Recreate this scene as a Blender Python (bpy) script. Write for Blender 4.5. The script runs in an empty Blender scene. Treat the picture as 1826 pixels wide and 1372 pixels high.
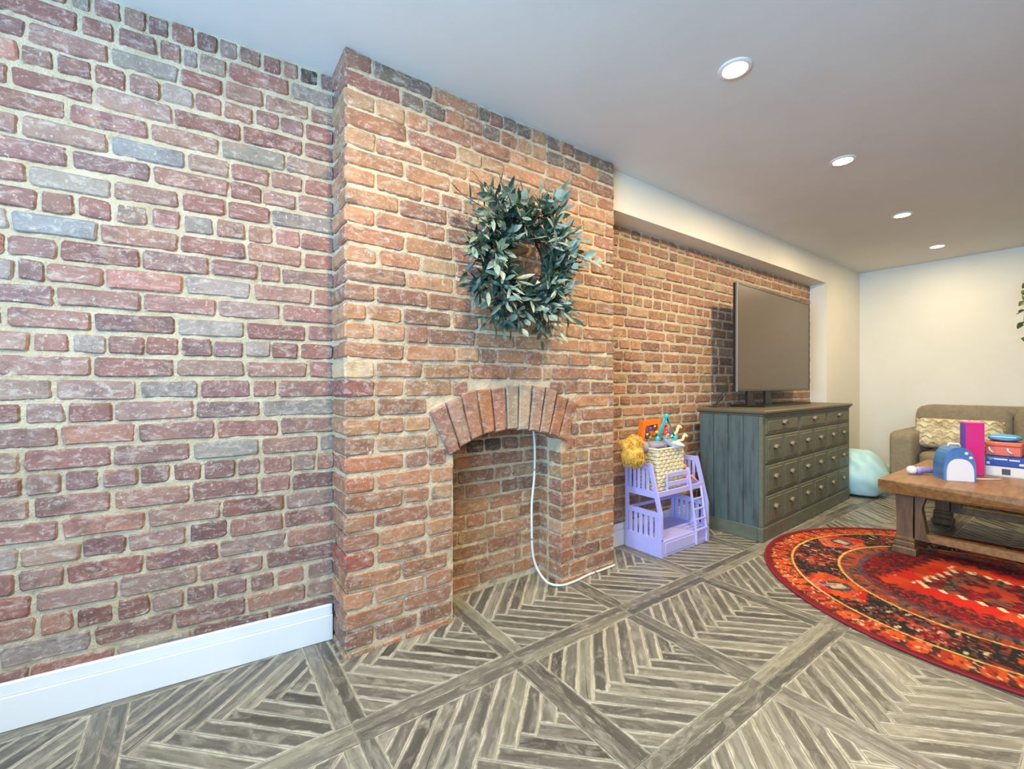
import bpy, bmesh, math, random
import numpy as np
from mathutils import Vector, Matrix, Euler
random.seed(7)
rng = np.random.default_rng(7)
SC = bpy.context.scene
COL = SC.collection

# ------------------------------------------------------------------ camera, light, exposure
FPX, TH, CAMZ = 778.0, math.radians(54.4), 1.03
CT, ST = math.cos(TH), math.sin(TH)
cam = bpy.data.cameras.new('camera'); co = bpy.data.objects.new('camera', cam); COL.objects.link(co)
co.location = (0, 0, CAMZ); co.rotation_euler = (math.pi/2, 0, TH - math.pi/2)
cam.sensor_fit = 'HORIZONTAL'; cam.sensor_width = 36; cam.lens = 36*FPX/1826; cam.clip_start = .02
SC.camera = co
vs = SC.view_settings
vs.view_transform = 'Standard'; vs.look = 'None'; vs.gamma = 1; vs.use_curve_mapping = False; vs.exposure = 0.8
LAMP_W, WINDOW_W = 12.5, 150.0
LAMP_COL, WINDOW_COL = (1.0, .79, .48), (.32, .63, 1.0)
w = bpy.data.worlds.new('sky'); SC.world = w; w.use_nodes = True
w.node_tree.nodes['Background'].inputs[0].default_value = (.55, .75, 1, 1)
w.node_tree.nodes['Background'].inputs[1].default_value = 1.0
# daylight that comes in through the window in the end wall
ld = bpy.data.lights.new('window_daylight', 'AREA'); ld.shape = 'RECTANGLE'; ld.size = 2.0; ld.size_y = 1.3
ld.energy = WINDOW_W; ld.color = WINDOW_COL
lo = bpy.data.objects.new('window_daylight', ld); COL.objects.link(lo)
lo.location = (-1.84, -.25, 1.35); lo.rotation_euler = (math.radians(126), 0, -math.pi/2)   # sky above, lit ground below
CEIL, XB, XW, YF = 2.295, 6.13, -1.75, -2.7      # ceiling height, back wall, window wall, wall behind the camera
Y_CH, Y_WALL, Y_SOF = 1.685, 1.885, 1.74        # chimney face, brick wall right of it, soffit face
X_CL, X_CR = .445, 1.9225                        # chimney breast

# ------------------------------------------------------------------ helpers
def lin(h):
    h = h.lstrip('#'); c = [int(h[i:i+2], 16)/255 for i in (0, 2, 4)]
    return tuple(x/12.92 if x <= .04045 else ((x+.055)/1.055)**2.4 for x in c)
def rgba(h): return (*lin(h), 1)

def vnoise(x, y, seed=0):
    x = np.asarray(x, float); y = np.asarray(y, float)
    xi = np.floor(x).astype(np.int64); yi = np.floor(y).astype(np.int64); fx = x-xi; fy = y-yi
    fx = fx*fx*(3-2*fx); fy = fy*fy*(3-2*fy)
    def hsh(a, b):
        n = (a*374761393 + b*668265263 + seed*1442695041) & 0x7fffffff
        n = ((n ^ (n >> 13))*1274126177) & 0x7fffffff
        n = ((n ^ (n >> 16))*2246822519) & 0x7fffffff
        return (n & 0xffff)/65535.0
    a, b, c, d = hsh(xi, yi), hsh(xi+1, yi), hsh(xi, yi+1), hsh(xi+1, yi+1)
    return (a*(1-fx)+b*fx)*(1-fy)+(c*(1-fx)+d*fx)*fy

class MB:
    def __init__(s): s.v = []; s.f = []
    def add(s, v, f):
        n = len(s.v); s.v += [tuple(p) for p in v]; s.f += [tuple(i+n for i in q) for q in f]
    def box(s, c, d, bev=0.0, rot=None):
        h = [x/2 for x in d]; V = []; F = []
        if bev <= 0:
            V = [Vector((a*h[0], b*h[1], e*h[2])) for a in (-1, 1) for b in (-1, 1) for e in (-1, 1)]
            F = [(0, 1, 3, 2), (4, 6, 7, 5), (0, 4, 5, 1), (2, 3, 7, 6), (0, 2, 6, 4), (1, 5, 7, 3)]
        else:
            b = min(bev, .49*min(d)); idx = {}
            for sx in (-1, 1):
                for sy in (-1, 1):
                    for sz in (-1, 1):
                        for a in range(3):
                            p = [(h[k] if k == a else h[k]-b)*(sx, sy, sz)[k] for k in range(3)]
                            idx[(sx, sy, sz, a)] = len(V); V.append(Vector(p))
            q = [(-1, -1), (1, -1), (1, 1), (-1, 1)]
            for a in range(3):
                o = [k for k in range(3) if k != a]
                for sg in (-1, 1):
                    r = []
                    for u in q:
                        t = [0, 0, 0]; t[a] = sg; t[o[0]], t[o[1]] = u; r.append(idx[(*t, a)])
                    F.append(tuple(r))
                for u in q:     # edge along axis a
                    r = []
                    for e, ax in ((-1, o[0]), (1, o[0]), (1, o[1]), (-1, o[1])):
                        t = [0, 0, 0]; t[a] = e; t[o[0]], t[o[1]] = u; r.append(idx[(*t, ax)])
                    F.append(tuple(r))
            for sx in (-1, 1):
                for sy in (-1, 1):
                    for sz in (-1, 1): F.append(tuple(idx[(sx, sy, sz, a)] for a in range(3)))
        M = rot.to_matrix() if isinstance(rot, Euler) else (rot or Matrix.Identity(3))
        s.add([M @ p + Vector(c) for p in V], F)
    def tube(s, pts, r, n=8, cap=True, closed=False):
        pts = [Vector(p) for p in pts]; m = len(pts)
        rr = r if isinstance(r, (list, tuple)) else [r]*m
        V = []; F = []; up = None
        for i, p in enumerate(pts):
            a = pts[(i-1) % m] if (closed or i > 0) else p; b = pts[(i+1) % m] if (closed or i < m-1) else p
            t = (b-a).normalized()
            if up is None: up = Vector((0, 0, 1)) if abs(t.z) < .9 else Vector((1, 0, 0))
            x = t.cross(up).normalized(); y = x.cross(t).normalized(); up = y
            for k in range(n):
                an = 2*math.pi*k/n; V.append(p + (x*math.cos(an)+y*math.sin(an))*rr[i])
        for i in range(m if closed else m-1):
            j = (i+1) % m
            for k in range(n):
                F.append((i*n+k, i*n+(k+1) % n, j*n+(k+1) % n, j*n+k))
        if cap and not closed: F += [tuple(range(n))[::-1], tuple(range((m-1)*n, m*n))]
        s.add(V, F)
    def lathe(s, prof, n=24, c=(0, 0, 0), M=None):
        V = []; F = []; m = len(prof)
        for (r, z) in prof:
            for k in range(n):
                a = 2*math.pi*k/n; V.append(Vector((max(r, 1e-5)*math.cos(a), max(r, 1e-5)*math.sin(a), z)))
        for i in range(m-1):
            for k in range(n): F.append((i*n+k, i*n+(k+1) % n, (i+1)*n+(k+1) % n, (i+1)*n+k))
        F += [tuple(range(n))[::-1], tuple(range((m-1)*n, m*n))]
        s.add([(M @ p if M else p) + Vector(c) for p in V], F)
    def prism(s, poly, y0, y1, ax=1):
        """extrude a polygon along axis ax from y0 to y1; poly holds the two other coordinates in axis order"""
        n = len(poly); V = []
        for y in (y0, y1):
            for p in poly: q = list(p); q.insert(ax, y); V.append(q)
        s.add(V, [tuple(range(n))[::-1], tuple(range(n, 2*n))] + [(i, (i+1) % n, n+(i+1) % n, n+i) for i in range(n)])
    def puff(s, c, d, e=4.0, n=8, wr=0.0, seed=0, rot=None, f=None):
        bm = bmesh.new(); bmesh.ops.create_cube(bm, size=2)
        bmesh.ops.subdivide_edges(bm, edges=bm.edges[:], cuts=n, use_grid_fill=True)
        M = rot.to_matrix() if rot else Matrix.Identity(3); V = []
        for v in bm.verts:
            p = v.co; k = (abs(p.x)**e+abs(p.y)**e+abs(p.z)**e)**(1/e); p = p/k
            if wr:
                q = 1 + wr*(float(vnoise(p.x*3+p.z*2.1+9, p.y*3-p.z*1.7+9, seed))-.5)*2 + wr*.5*(float(vnoise(p.x*7+p.z*5+9, p.y*7-p.z*4+9, seed+1))-.5)*2
                p = p*q
            p = Vector((p.x*d[0]/2, p.y*d[1]/2, p.z*d[2]/2))
            if f: p = f(p)
            V.append(M @ p + Vector(c))
        bm.verts.index_update(); F = [tuple(v.index for v in fc.verts) for fc in bm.faces]; bm.free(); s.add(V, F)
    def mesh(s, name, m, smooth=False, angle=None):
        me = bpy.data.meshes.new(name); me.from_pydata(s.v, [], s.f)
        bm = bmesh.new(); bm.from_mesh(me); bmesh.ops.recalc_face_normals(bm, faces=bm.faces[:]); bm.to_mesh(me); bm.free()
        if smooth: me.polygons.foreach_set('use_smooth', [True]*len(me.polygons))
        if angle: me.set_sharp_from_angle(angle=math.radians(angle))
        me.materials.append(m); me.update(); return me
    def build(s, name, m, parent=None, smooth=False, angle=None, loc=None):
        return link(name, s.mesh(name, m, smooth, angle), parent, loc)
def link(name, me, parent=None, loc=None):
    o = bpy.data.objects.new(name, me); COL.objects.link(o)
    if parent: o.parent = parent
    if loc: o.location = loc
    return o
def tag(o, label=None, cat=None, group=None, kind=None):
    if label: o['label'] = label
    if cat: o['category'] = cat
    if group: o['group'] = group
    if kind: o['kind'] = kind
    return o
def empty(name, loc, rz=0, **k):
    o = bpy.data.objects.new(name, None); COL.objects.link(o); o.location = loc; o.rotation_euler = (0, 0, rz)
    o.empty_display_size = .05
    return tag(o, **k)
def struct(name, mb, m, parent=None, label=None, **k):
    o = mb.build(name, m, parent, **k)
    return tag(o, label, kind='structure')

# where a point lands in the 1826x1372 frame; used to rank pieces by how large they show
def px(p):
    d = p[0]*CT+p[1]*ST; r = p[0]*ST-p[1]*CT
    if d < .05: return None
    return 913+FPX*r/d, 686-FPX*(p[2]-CAMZ)/d, d
def x_on(u, y):          # X of the point of the vertical plane Y=y seen in column u
    t = (u-913)/FPX; return (y*CT+t*y*ST)/(ST-t*CT)

# ------------------------------------------------------------------ materials
def nt(name):
    m = bpy.data.materials.new(name); m.use_nodes = True; t = m.node_tree
    return m, t, t.nodes['Principled BSDF']
def N(t, ty, **k):
    n = t.nodes.new(ty)
    for a, v in k.items():
        if a.startswith('i_'):
            key = a[2:]; key = int(key) if key.isdigit() else key
            n.inputs[key].default_value = v
        else: setattr(n, a, v)
    return n
def mixc(t, a, b, fac, mode='MIX'):
    n = t.nodes.new('ShaderNodeMix'); n.data_type = 'RGBA'; n.blend_type = mode
    for sock, v in ((0, fac), (6, a), (7, b)):
        if hasattr(v, 'is_linked'): t.links.new(v, n.inputs[sock])
        else: n.inputs[sock].default_value = v
    return n.outputs[2]
def ramp(t, x, a, b, va=0.0, vb=1.0):
    n = N(t, 'ShaderNodeMapRange'); n.inputs[1].default_value = a; n.inputs[2].default_value = b
    n.inputs[3].default_value = va; n.inputs[4].default_value = vb; t.links.new(x, n.inputs[0]); return n.outputs[0]
def math_(t, op, a, b):
    n = N(t, 'ShaderNodeMath', operation=op)
    for i, v in enumerate((a, b)):
        if hasattr(v, 'is_linked'): t.links.new(v, n.inputs[i])
        else: n.inputs[i].default_value = v
    return n.outputs[0]
def noise(t, vec, scale, detail=4, rough=.6, dist=0):
    n = N(t, 'ShaderNodeTexNoise'); n.inputs['Scale'].default_value = scale; n.inputs['Detail'].default_value = detail
    n.inputs['Roughness'].default_value = rough; n.inputs['Distortion'].default_value = dist
    if vec: t.links.new(vec, n.inputs['Vector'])
    return n.outputs['Fac']
def mapping(t, vec, scale=(1, 1, 1), loc=None):
    n = N(t, 'ShaderNodeMapping'); n.inputs['Scale'].default_value = scale; t.links.new(vec, n.inputs['Vector'])
    if loc: t.links.new(loc, n.inputs['Location'])
    return n.outputs[0]
def bump(t, bs, h, strength=.5, dist=.005):
    n = N(t, 'ShaderNodeBump'); n.inputs['Strength'].default_value = strength; n.inputs['Distance'].default_value = dist
    t.links.new(h, n.inputs['Height']); t.links.new(n.outputs[0], bs.inputs['Normal'])
def mat(name, c1, c2=None, scale=6, stretch=(1, 1, 1), rough=.6, metal=0, spec=.5, bmp=0, bscale=None, lo=.35, hi=.65, sheen=0):
    m, t, b = nt(name); b.inputs['Roughness'].default_value = rough; b.inputs['Metallic'].default_value = metal
    b.inputs['Specular IOR Level'].default_value = spec
    if sheen: b.inputs['Sheen Weight'].default_value = sheen
    tc = N(t, 'ShaderNodeTexCoord'); v = mapping(t, tc.outputs['Object'], stretch)
    if c2:
        f = ramp(t, noise(t, v, scale, 5), lo, hi); t.links.new(mixc(t, rgba(c1), rgba(c2), f), b.inputs['Base Color'])
    else: b.inputs['Base Color'].default_value = rgba(c1)
    if bmp: bump(t, b, noise(t, v, bscale or scale*3, 4), bmp, .004)
    return m

def brick_material(name, attr):
    m, t, b = nt(name)
    tc = N(t, 'ShaderNodeTexCoord'); oi = N(t, 'ShaderNodeObjectInfo')
    if attr:
        base = N(t, 'ShaderNodeAttribute', attribute_name='Col').outputs['Color']; v = tc.outputs['Object']
    else:
        base = oi.outputs['Color']; sh = N(t, 'ShaderNodeVectorMath', operation='SCALE'); sh.inputs[0].default_value = (37, 53, 71)
        t.links.new(oi.outputs['Random'], sh.inputs['Scale'])
        ad = N(t, 'ShaderNodeVectorMath', operation='ADD'); t.links.new(tc.outputs['Object'], ad.inputs[0]); t.links.new(sh.outputs[0], ad.inputs[1]); v = ad.outputs[0]
    a = noise(t, v, 14, 5, .65); c = noise(t, mapping(t, v, (1, 1, 2.2)), 26, 5, .7, .6); g = noise(t, v, 90, 3, .7)
    col = mixc(t, base, (.055, .032, .032, 1), ramp(t, a, .50, .74, 0, .66))
    col = mixc(t, col, (.56, .26, .14, 1), ramp(t, noise(t, v, 9, 3), .58, .8, 0, .45))
    col = mixc(t, col, (.58, .50, .42, 1), ramp(t, c, .50, .70, .04, .62))
    col = mixc(t, col, (.70, .64, .54, 1), ramp(t, g, .58, .72, 0, .55))
    t.links.new(col, b.inputs['Base Color']); b.inputs['Roughness'].default_value = .62
    b.inputs['Specular IOR Level'].default_value = .45
    h = math_(t, 'ADD', noise(t, v, 45, 5, .7), math_(t, 'MULTIPLY', a, 1.3)); bump(t, b, h, .7, .006)
    return m
M_BRICK = brick_material('worn_brick', False); M_BRICK_A = brick_material('worn_brick_joined', True)
def mortar_material():
    m, t, b = nt('lime_mortar'); tc = N(t, 'ShaderNodeTexCoord'); v = tc.outputs['Object']
    col = mixc(t, rgba('#cdba98'), rgba('#e2d1b2'), ramp(t, noise(t, v, 9, 5), .35, .65))
    col = mixc(t, col, rgba('#806a51'), ramp(t, noise(t, v, 34, 6, .8), .54, .74, 0, .65))
    col = mixc(t, col, rgba('#a5763f'), ramp(t, noise(t, v, 2.6, 4), .58, .8, 0, .45))
    pit = noise(t, v, 130, 4, .8)
    col = mixc(t, col, rgba('#5a4838'), ramp(t, pit, .62, .74, 0, .6)); col = mixc(t, col, rgba('#d8ccb6'), ramp(t, pit, .46, .34, 0, .6))
    t.links.new(col, b.inputs['Base Color']); b.inputs['Roughness'].default_value = .85
    bump(t, b, math_(t, 'ADD', noise(t, v, 150, 4, .75), noise(t, v, 60, 4, .75)), 1.0, .008)
    return m
M_MORTAR = mortar_material()
def plank_material(name, attr):
    m, t, b = nt(name); uv = N(t, 'ShaderNodeUVMap', uv_map='UVMap'); oi = N(t, 'ShaderNodeObjectInfo')
    base = N(t, 'ShaderNodeAttribute', attribute_name='Col').outputs['Color'] if attr else oi.outputs['Color']
    sep = N(t, 'ShaderNodeSeparateXYZ'); t.links.new(uv.outputs[0], sep.inputs[0])
    # uv.x = metres along the plank, uv.y = metres from its nearest long edge (0..w), third number unused
    v = mapping(t, uv.outputs[0], (5, 60, 1)); 
    st = noise(t, v, 1.0, 6, .65, .4); st2 = noise(t, mapping(t, uv.outputs[0], (9, 22, 1)), 1.0, 5, .7, .8)
    cross = noise(t, mapping(t, uv.outputs[0], (160, 8, 1)), 1.0, 2)
    col = mixc(t, base, rgba('#3a3833'), ramp(t, st, .45, .7, 0, .7))
    col = mixc(t, col, rgba('#b9b3a1'), ramp(t, st2, .50, .74, 0, .6))
    col = mixc(t, col, rgba('#26251f'), math_(t, 'MULTIPLY', ramp(t, cross, .6, .68, 0, .5), ramp(t, st2, .35, .5, 1, 0)))
    ed = N(t, 'ShaderNodeAttribute', attribute_name='edge').outputs['Fac']
    e2 = math_(t, 'ADD', ed, math_(t, 'MULTIPLY', math_(t, 'SUBTRACT', st2, .5), .034))
    col = mixc(t, col, rgba('#c9c3b0'), ramp(t, e2, -.001, .0075, .8, 0))
    t.links.new(col, b.inputs['Base Color']); t.links.new(ramp(t, st, .3, .7, .30, .5), b.inputs['Roughness'])
    bump(t, b, st, .15, .002); return m
M_GROUT = mat('pale_grout', '#cfc8b4', '#b9b19b', 8, rough=.6)
M_WHITE = mat('white_paint', '#dcdcda', '#e4e4e2', 3, rough=.45)
M_CEIL = mat('ceiling_paint', '#d9d6d0', '#dedbd6', 2, rough=.7)
M_PLASTER = mat('cream_wall_paint', '#e6e0cf', '#eae5d6', 2, rough=.7)
M_TRIM = mat('baseboard_paint', '#e8e9ea', rough=.3)

# ------------------------------------------------------------------ room shell
s = MB(); s.box(((XW+XB)/2, (YF+2.1)/2, CEIL+.05), (XB-XW+.4, 2.1-YF+.4, .1)); struct('ceiling', s, M_CEIL)
s = MB(); s.box((XB+.06, (YF+2.1)/2, CEIL/2), (.12, 2.1-YF+.3, CEIL)); struct('wall_back', s, M_PLASTER)
s = MB(); s.box(((XW+XB)/2, YF-.06, CEIL/2), (XB-XW+.3, .12, CEIL)); struct('wall_front', s, mat('tan_wall_paint', '#b09472', '#a88c6a', 2, rough=.7))
# end wall with the window the daylight comes through (behind the left edge of the picture)
WY0, WY1, WZ0, WZ1 = -1.3, .8, .65, 2.05
s = MB()
s.box((XW-.06, (YF+WY0)/2, CEIL/2), (.12, WY0-YF, CEIL)); s.box((XW-.06, (WY1+2.2)/2, CEIL/2), (.12, 2.2-WY1, CEIL))
s.box((XW-.06, (WY0+WY1)/2, WZ0/2), (.12, WY1-WY0, WZ0)); s.box((XW-.06, (WY0+WY1)/2, (WZ1+CEIL)/2), (.12, WY1-WY0, CEIL-WZ1))
struct('wall_window', s, M_PLASTER)
s = MB()
for y in (WY0+.03, WY1-.03): s.box((XW-.06, y, (WZ0+WZ1)/2), (.1, .06, WZ1-WZ0), .005)
for z in (WZ0+.03, WZ1-.03): s.box((XW-.06, (WY0+WY1)/2, z), (.09, WY1-WY0-.12, .06), .005)
s.box((XW-.06, (WY0+WY1)/2, (WZ0+WZ1)/2), (.04, .04, WZ1-WZ0-.12), .004)
struct('window_1', s, M_TRIM)
# soffit and furred pier that frame the brick bay at the far end
s = MB(); s.box(((X_CR+XB)/2-.01, (Y_SOF+2.05)/2, (2.06+CEIL)/2), (XB-X_CR+.02, 2.05-Y_SOF, CEIL-2.06)); struct('trim_1', s, M_PLASTER, label='boxed white soffit over the brick bay')
s = MB(); s.box(((5.17+XB)/2, (Y_SOF+2.05)/2, 1.03), (XB-5.17, 2.05-Y_SOF, 2.06)); struct('wall_pier', s, M_PLASTER, label='white wall end beside the television')

# ------------------------------------------------------------------ floor: square tiles of herringbone planks in plank borders
TX, TY, TS, BW = .373, 1.317, .602, .045
M_PLANK = plank_material('whitewashed_plank', False); M_PLANK_A = plank_material('whitewashed_plank_joined', True)
def clip(poly, nx, ny, d):      # keep nx*x+ny*y <= d
    out = []
    for i, p in enumerate(poly):
        q = poly[(i+1) % len(poly)]; a = nx*p[0]+ny*p[1]-d; b = nx*q[0]+ny*q[1]-d
        if a <= 0: out.append(p)
        if (a < 0 < b) or (b < 0 < a): k = a/(a-b); out.append((p[0]+(q[0]-p[0])*k, p[1]+(q[1]-p[1])*k))
    return out
planks = []
G = .0016
RC, RR = (3.17, .36), .975
def add_plank(poly, ang, tile_bounds):
    for nx, ny, d in tile_bounds + [(-1, 0, -XW), (1, 0, XB), (0, 1, 1.93), (0, -1, -YF)]:
        if len(poly) < 3: return
        poly = clip(poly, nx, ny, d)
    if len(poly) < 3: return
    ar = .5*abs(sum(poly[i][0]*poly[(i+1) % len(poly)][1]-poly[(i+1) % len(poly)][0]*poly[i][1] for i in range(len(poly))))
    if ar < 1.2e-4: return
    planks.append((poly, ang))
SW = .0517; R2 = math.sqrt(.5)
for i in range(-5, 10):
    for j in range(-1, 7):
        x0, y1 = TX+i*TS, TY-j*TS; x1, y0 = x0+TS, y1-TS
        if y0 > 1.93: continue
        g = G
        def rect(a, b, c, d): return [(a+g, c+g), (b-g, c+g), (b-g, d-g), (a+g, d-g)]
        add_plank(rect(x0, x1, y1-BW, y1), 0, []); add_plank(rect(x0, x1, y0, y0+BW), 0, [])
        add_plank(rect(x0, x0+BW, y0+BW, y1-BW), math.pi/2, []); add_plank(rect(x1-BW, x1, y0+BW, y1-BW), math.pi/2, [])
        cx, cy = (x0+x1)/2, (y0+y1)/2
        tb = [(1, 0, x1-BW-g), (-1, 0, -(x0+BW+g)), (0, 1, y1-BW-g), (0, -1, -(y0+BW+g))]
        def ab(a, b): return (cx+(a+b)*R2, cy+(a-b)*R2)      # a along (1,1), b along (1,-1)
        for m in range(-8, 9):
            a0 = SW*(m+.5); b0 = m*SW
            add_plank([ab(a0+g, b0+g), ab(a0+g, b0+SW-g), ab(a0+.9, b0+SW-g), ab(a0+.9, b0+g)], math.pi/4, tb)
            add_plank([ab(a0-SW+g, b0+g), ab(a0-SW+g, b0+.9), ab(a0-g, b0+.9), ab(a0-g, b0+g)], -math.pi/4, tb)
def shown(poly):
    P = [px((x, y, 0)) for x, y in poly]
    if any(p is None for p in P): return 0
    P = [(min(max(p[0], -20), 1846), min(max(p[1], 0), 1400)) for p in P]
    a = .5*abs(sum(P[i][0]*P[(i+1) % len(P)][1]-P[(i+1) % len(P)][0]*P[i][1] for i in range(len(P))))
    if all((x-RC[0])**2+(y-RC[1])**2 < RR**2 for x, y in poly): a *= .001
    mx = sum(p[0] for p in poly)/len(poly); my = sum(p[1] for p in poly)/len(poly)
    if (my > 1.7 and X_CL < mx < X_CR and not .89 < mx < 1.52) or my > 1.9 or (3 < mx < 4.86 and my > 1.4): a *= .001
    return a
planks.sort(key=lambda q: -shown(q[0]))
PCOL = [lin(c) for c in ('#64615a', '#706c63', '#53514b', '#7e7a6f', '#888475', '#5b584f', '#6b685e')]
def plank_geo(poly, ang):
    """top face with an inset ring (for the worn pale edge) and sides"""
    n = len(poly); c = np.array(poly); ca, sa = math.cos(ang), math.sin(ang)
    area = sum(poly[i][0]*poly[(i+1) % n][1]-poly[(i+1) % n][0]*poly[i][1] for i in range(n))
    if area < 0: poly = poly[::-1]
    ip = [tuple(p) for p in poly]
    ins = .009
    for k in range(n):
        p, q = poly[k], poly[(k+1) % n]; dx, dy = q[0]-p[0], q[1]-p[1]; L = math.hypot(dx, dy)
        if L < 1e-6: continue
        nx, ny = dy/L, -dx/L; ip2 = clip(ip, nx, ny, nx*p[0]+ny*p[1]-ins)
        ip = ip2 if len(ip2) >= 3 else ip
    return poly
def plank_mesh(items, name, m, joined):
    V = []; F = []; UV = []; E = []; C = []
    for poly, ang, col in items:
        poly = plank_geo(poly, ang); n = len(poly); k = len(V); ca, sa = math.cos(ang), math.sin(ang)
        cx = sum(p[0] for p in poly)/n; cy = sum(p[1] for p in poly)/n
        ox = random.uniform(0, 40); oy = random.uniform(0, 40)
        # inner polygon: shrink every vertex towards the inside by fixed distance along both edge normals
        per = sum(math.hypot(poly[i][0]-poly[i-1][0], poly[i][1]-poly[i-1][1]) for i in range(n))
        inr = abs(sum(poly[i-1][0]*poly[i][1]-poly[i][0]*poly[i-1][1] for i in range(n)))/per
        inn = []
        for i in range(n):
            a, b, c = poly[i-1], poly[i], poly[(i+1) % n]
            e1 = Vector((b[0]-a[0], b[1]-a[1])); e2 = Vector((c[0]-b[0], c[1]-b[1]))
            e1 = e1.normalized() if e1.length > 1e-9 else Vector((1, 0)); e2 = e2.normalized() if e2.length > 1e-9 else e1
            n1 = Vector((-e1.y, e1.x)); n2 = Vector((-e2.y, e2.x)); bi = n1+n2
            sc = min(.018, .62*inr)/max(.35, bi.length*bi.length/2)
            inn.append((b[0]+bi.x*sc, b[1]+bi.y*sc))
        for lst, z, e in ((poly, -.006, 0), (poly, 0, 0), (inn, 0, .018)):
            for p in lst:
                V.append((p[0], p[1], z)); dx, dy = p[0]-cx, p[1]-cy
                UV.append((dx*ca+dy*sa+ox, -dx*sa+dy*ca+oy)); E.append(e+(0 if abs(abs(ang)-math.pi/4) < .01 else .0045)); C.append((*col, 1))
        for i in range(n):
            j = (i+1) % n; F.append((k+i, k+j, k+n+j, k+n+i)); F.append((k+n+i, k+n+j, k+2*n+j, k+2*n+i))
        F.append(tuple(range(k+2*n, k+3*n)))
    me = bpy.data.meshes.new(name); me.from_pydata(V, [], F)
    ul = me.uv_layers.new(name='UVMap'); li = np.empty(len(me.loops), np.int32); me.loops.foreach_get('vertex_index', li)
    ul.data.foreach_set('uv', np.array(UV)[li].ravel())
    at = me.attributes.new('edge', 'FLOAT', 'POINT'); at.data.foreach_set('value', E)
    if joined:
        ca_ = me.attributes.new('Col', 'FLOAT_COLOR', 'POINT'); ca_.data.foreach_set('color', np.array(C).ravel())
    me.materials.append(m); return me
s = MB(); s.box(((XW+XB)/2, (YF+2.1)/2, -.0535), (XB-XW+.3, 2.1-YF+.3, .1)); FLOOR = struct('floor', s, M_GROUT, label='grey whitewashed herringbone plank tile floor')
rest = []
for k, (poly, ang) in enumerate(planks):
    c = random.choice(PCOL); f = random.uniform(.8, 1.15); c = tuple(min(1, x*f) for x in c)
    if k < 300:
        o = link('plank', plank_mesh([(poly, ang, c)], 'plank', M_PLANK, False), FLOOR); o.color = (*c, 1)
    else: rest.append((poly, ang, c))
o = link('planks_beyond', plank_mesh(rest, 'planks_beyond', M_PLANK_A, True), FLOOR); o['kind'] = 'stuff'

# ------------------------------------------------------------------ brick walls
PITCH = .0732
PAL_L = [lin(c) for c in ('#8a5d53', '#855549', '#94675a', '#7a534d', '#9c6c59', '#8f685a', '#957566', '#7f5c56', '#875448', '#8f7f74')]
PAL_C = [lin(c) for c in ('#a06e4d', '#96664b', '#a87653', '#8e6049', '#a07652', '#ab7650', '#895e4a', '#a98360', '#9b6748')]
BASES = {'s': .2, 'h': .095}
def brick_outline(L, H, r, j):
    pts = [(-L/2+r, -H/2), (0, -H/2), (L/2-r, -H/2), (L/2, -H/2+r), (L/2, H/2-r), (L/2-r, H/2), (0, H/2), (-L/2+r, H/2), (-L/2, H/2-r), (-L/2, -H/2+r)]
    return [(x+j.uniform(-.003, .003), z+j.uniform(-.0025, .0025)) for x, z in pts]
def brick_geo(L, H, D, seed):
    j = random.Random(seed); o = brick_outline(L, H, .0065, j); n = len(o)
    V = [(x*(1-.010/L), j.uniform(-.0012, .0012), z*(1-.008/H)) for x, z in o] + [(x, .0052, z) for x, z in o] + [(x, D, z) for x, z in o]
    F = [tuple(range(n))] + [(i, n+i, n+(i+1) % n, (i+1) % n) for i in range(n)] + [(n+i, 2*n+i, 2*n+(i+1) % n, n+(i+1) % n) for i in range(n)]
    return V, F
VAR = {}
for ty, L in BASES.items():
    for D in (.04, .1, .185):
        for k in range(7 if D == .04 else 3):
            m = MB(); V, F = brick_geo(L, .056, D, hash((ty, int(D*1000), k)) if False else (len(VAR)+1)*31); m.add(V, F)
            VAR[(ty, D, k)] = (m.mesh('brick', M_BRICK), V, F)
class Wall:
    """bricks of one wall; each spec: centre, rz, tilt, length, height, depth, colour, score"""
    def __init__(s, root): s.root = root; s.sp = []
    def brick(s, c, rz, L, H=.056, D=.04, col=None, ry=None, w=1.0):
        n = Vector((math.sin(rz), -math.cos(rz), 0)); p = px(c); sc = 0
        if p and -40 < p[0] < 1866 and -40 < p[1] < 1412:
            vd = Vector((c[0], c[1], c[2]-CAMZ)); sc = L*H/p[2]**2*max(.02, -n.dot(vd.normalized()))*w
        s.sp.append((c, rz, random.uniform(-.012, .012) if ry is None else ry, L, H, D, col, sc))
    def emit(s, limit=300):
        s.sp.sort(key=lambda q: -q[7]); V = []; F = []; C = []
        for k, (c, rz, ry, L, H, D, col, sc) in enumerate(s.sp):
            ty = 's' if L > .14 else 'h'; nv = 7 if D == .04 else 3
            me, gv, gf = VAR[(ty, D, random.randrange(nv))]
            if k < limit:
                o = bpy.data.objects.new('brick', me); COL.objects.link(o); o.parent = s.root
                o.location = c; o.rotation_euler = (random.uniform(-.02, .02), ry, rz); o.scale = (L/BASES[ty], 1, H/.056); o.color = (*col, 1)
            else:
                n0 = len(V); M = Matrix.Translation(c) @ Euler((0, ry, rz)).to_matrix().to_4x4() @ Matrix.Diagonal((L/BASES[ty], 1, H/.056, 1))
                V += [M @ Vector(v) for v in gv]; F += [tuple(i+n0 for i in f) for f in gf]; C += [(*col, 1)]*len(gv)
        if V:
            m = MB(); m.v = [tuple(v) for v in V]; m.f = F; me = m.mesh('bricks_beyond', M_BRICK_A)
            a = me.attributes.new('Col', 'FLOAT_COLOR', 'POINT'); a.data.foreach_set('color', np.array(C).ravel())
            o = link('bricks_beyond', me, s.root); o['kind'] = 'stuff'
def tint(pal):
    c = random.choice(pal); f = random.uniform(.76, 1.12); return tuple(min(1, x*f*random.uniform(.95, 1.05)) for x in c)
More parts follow.
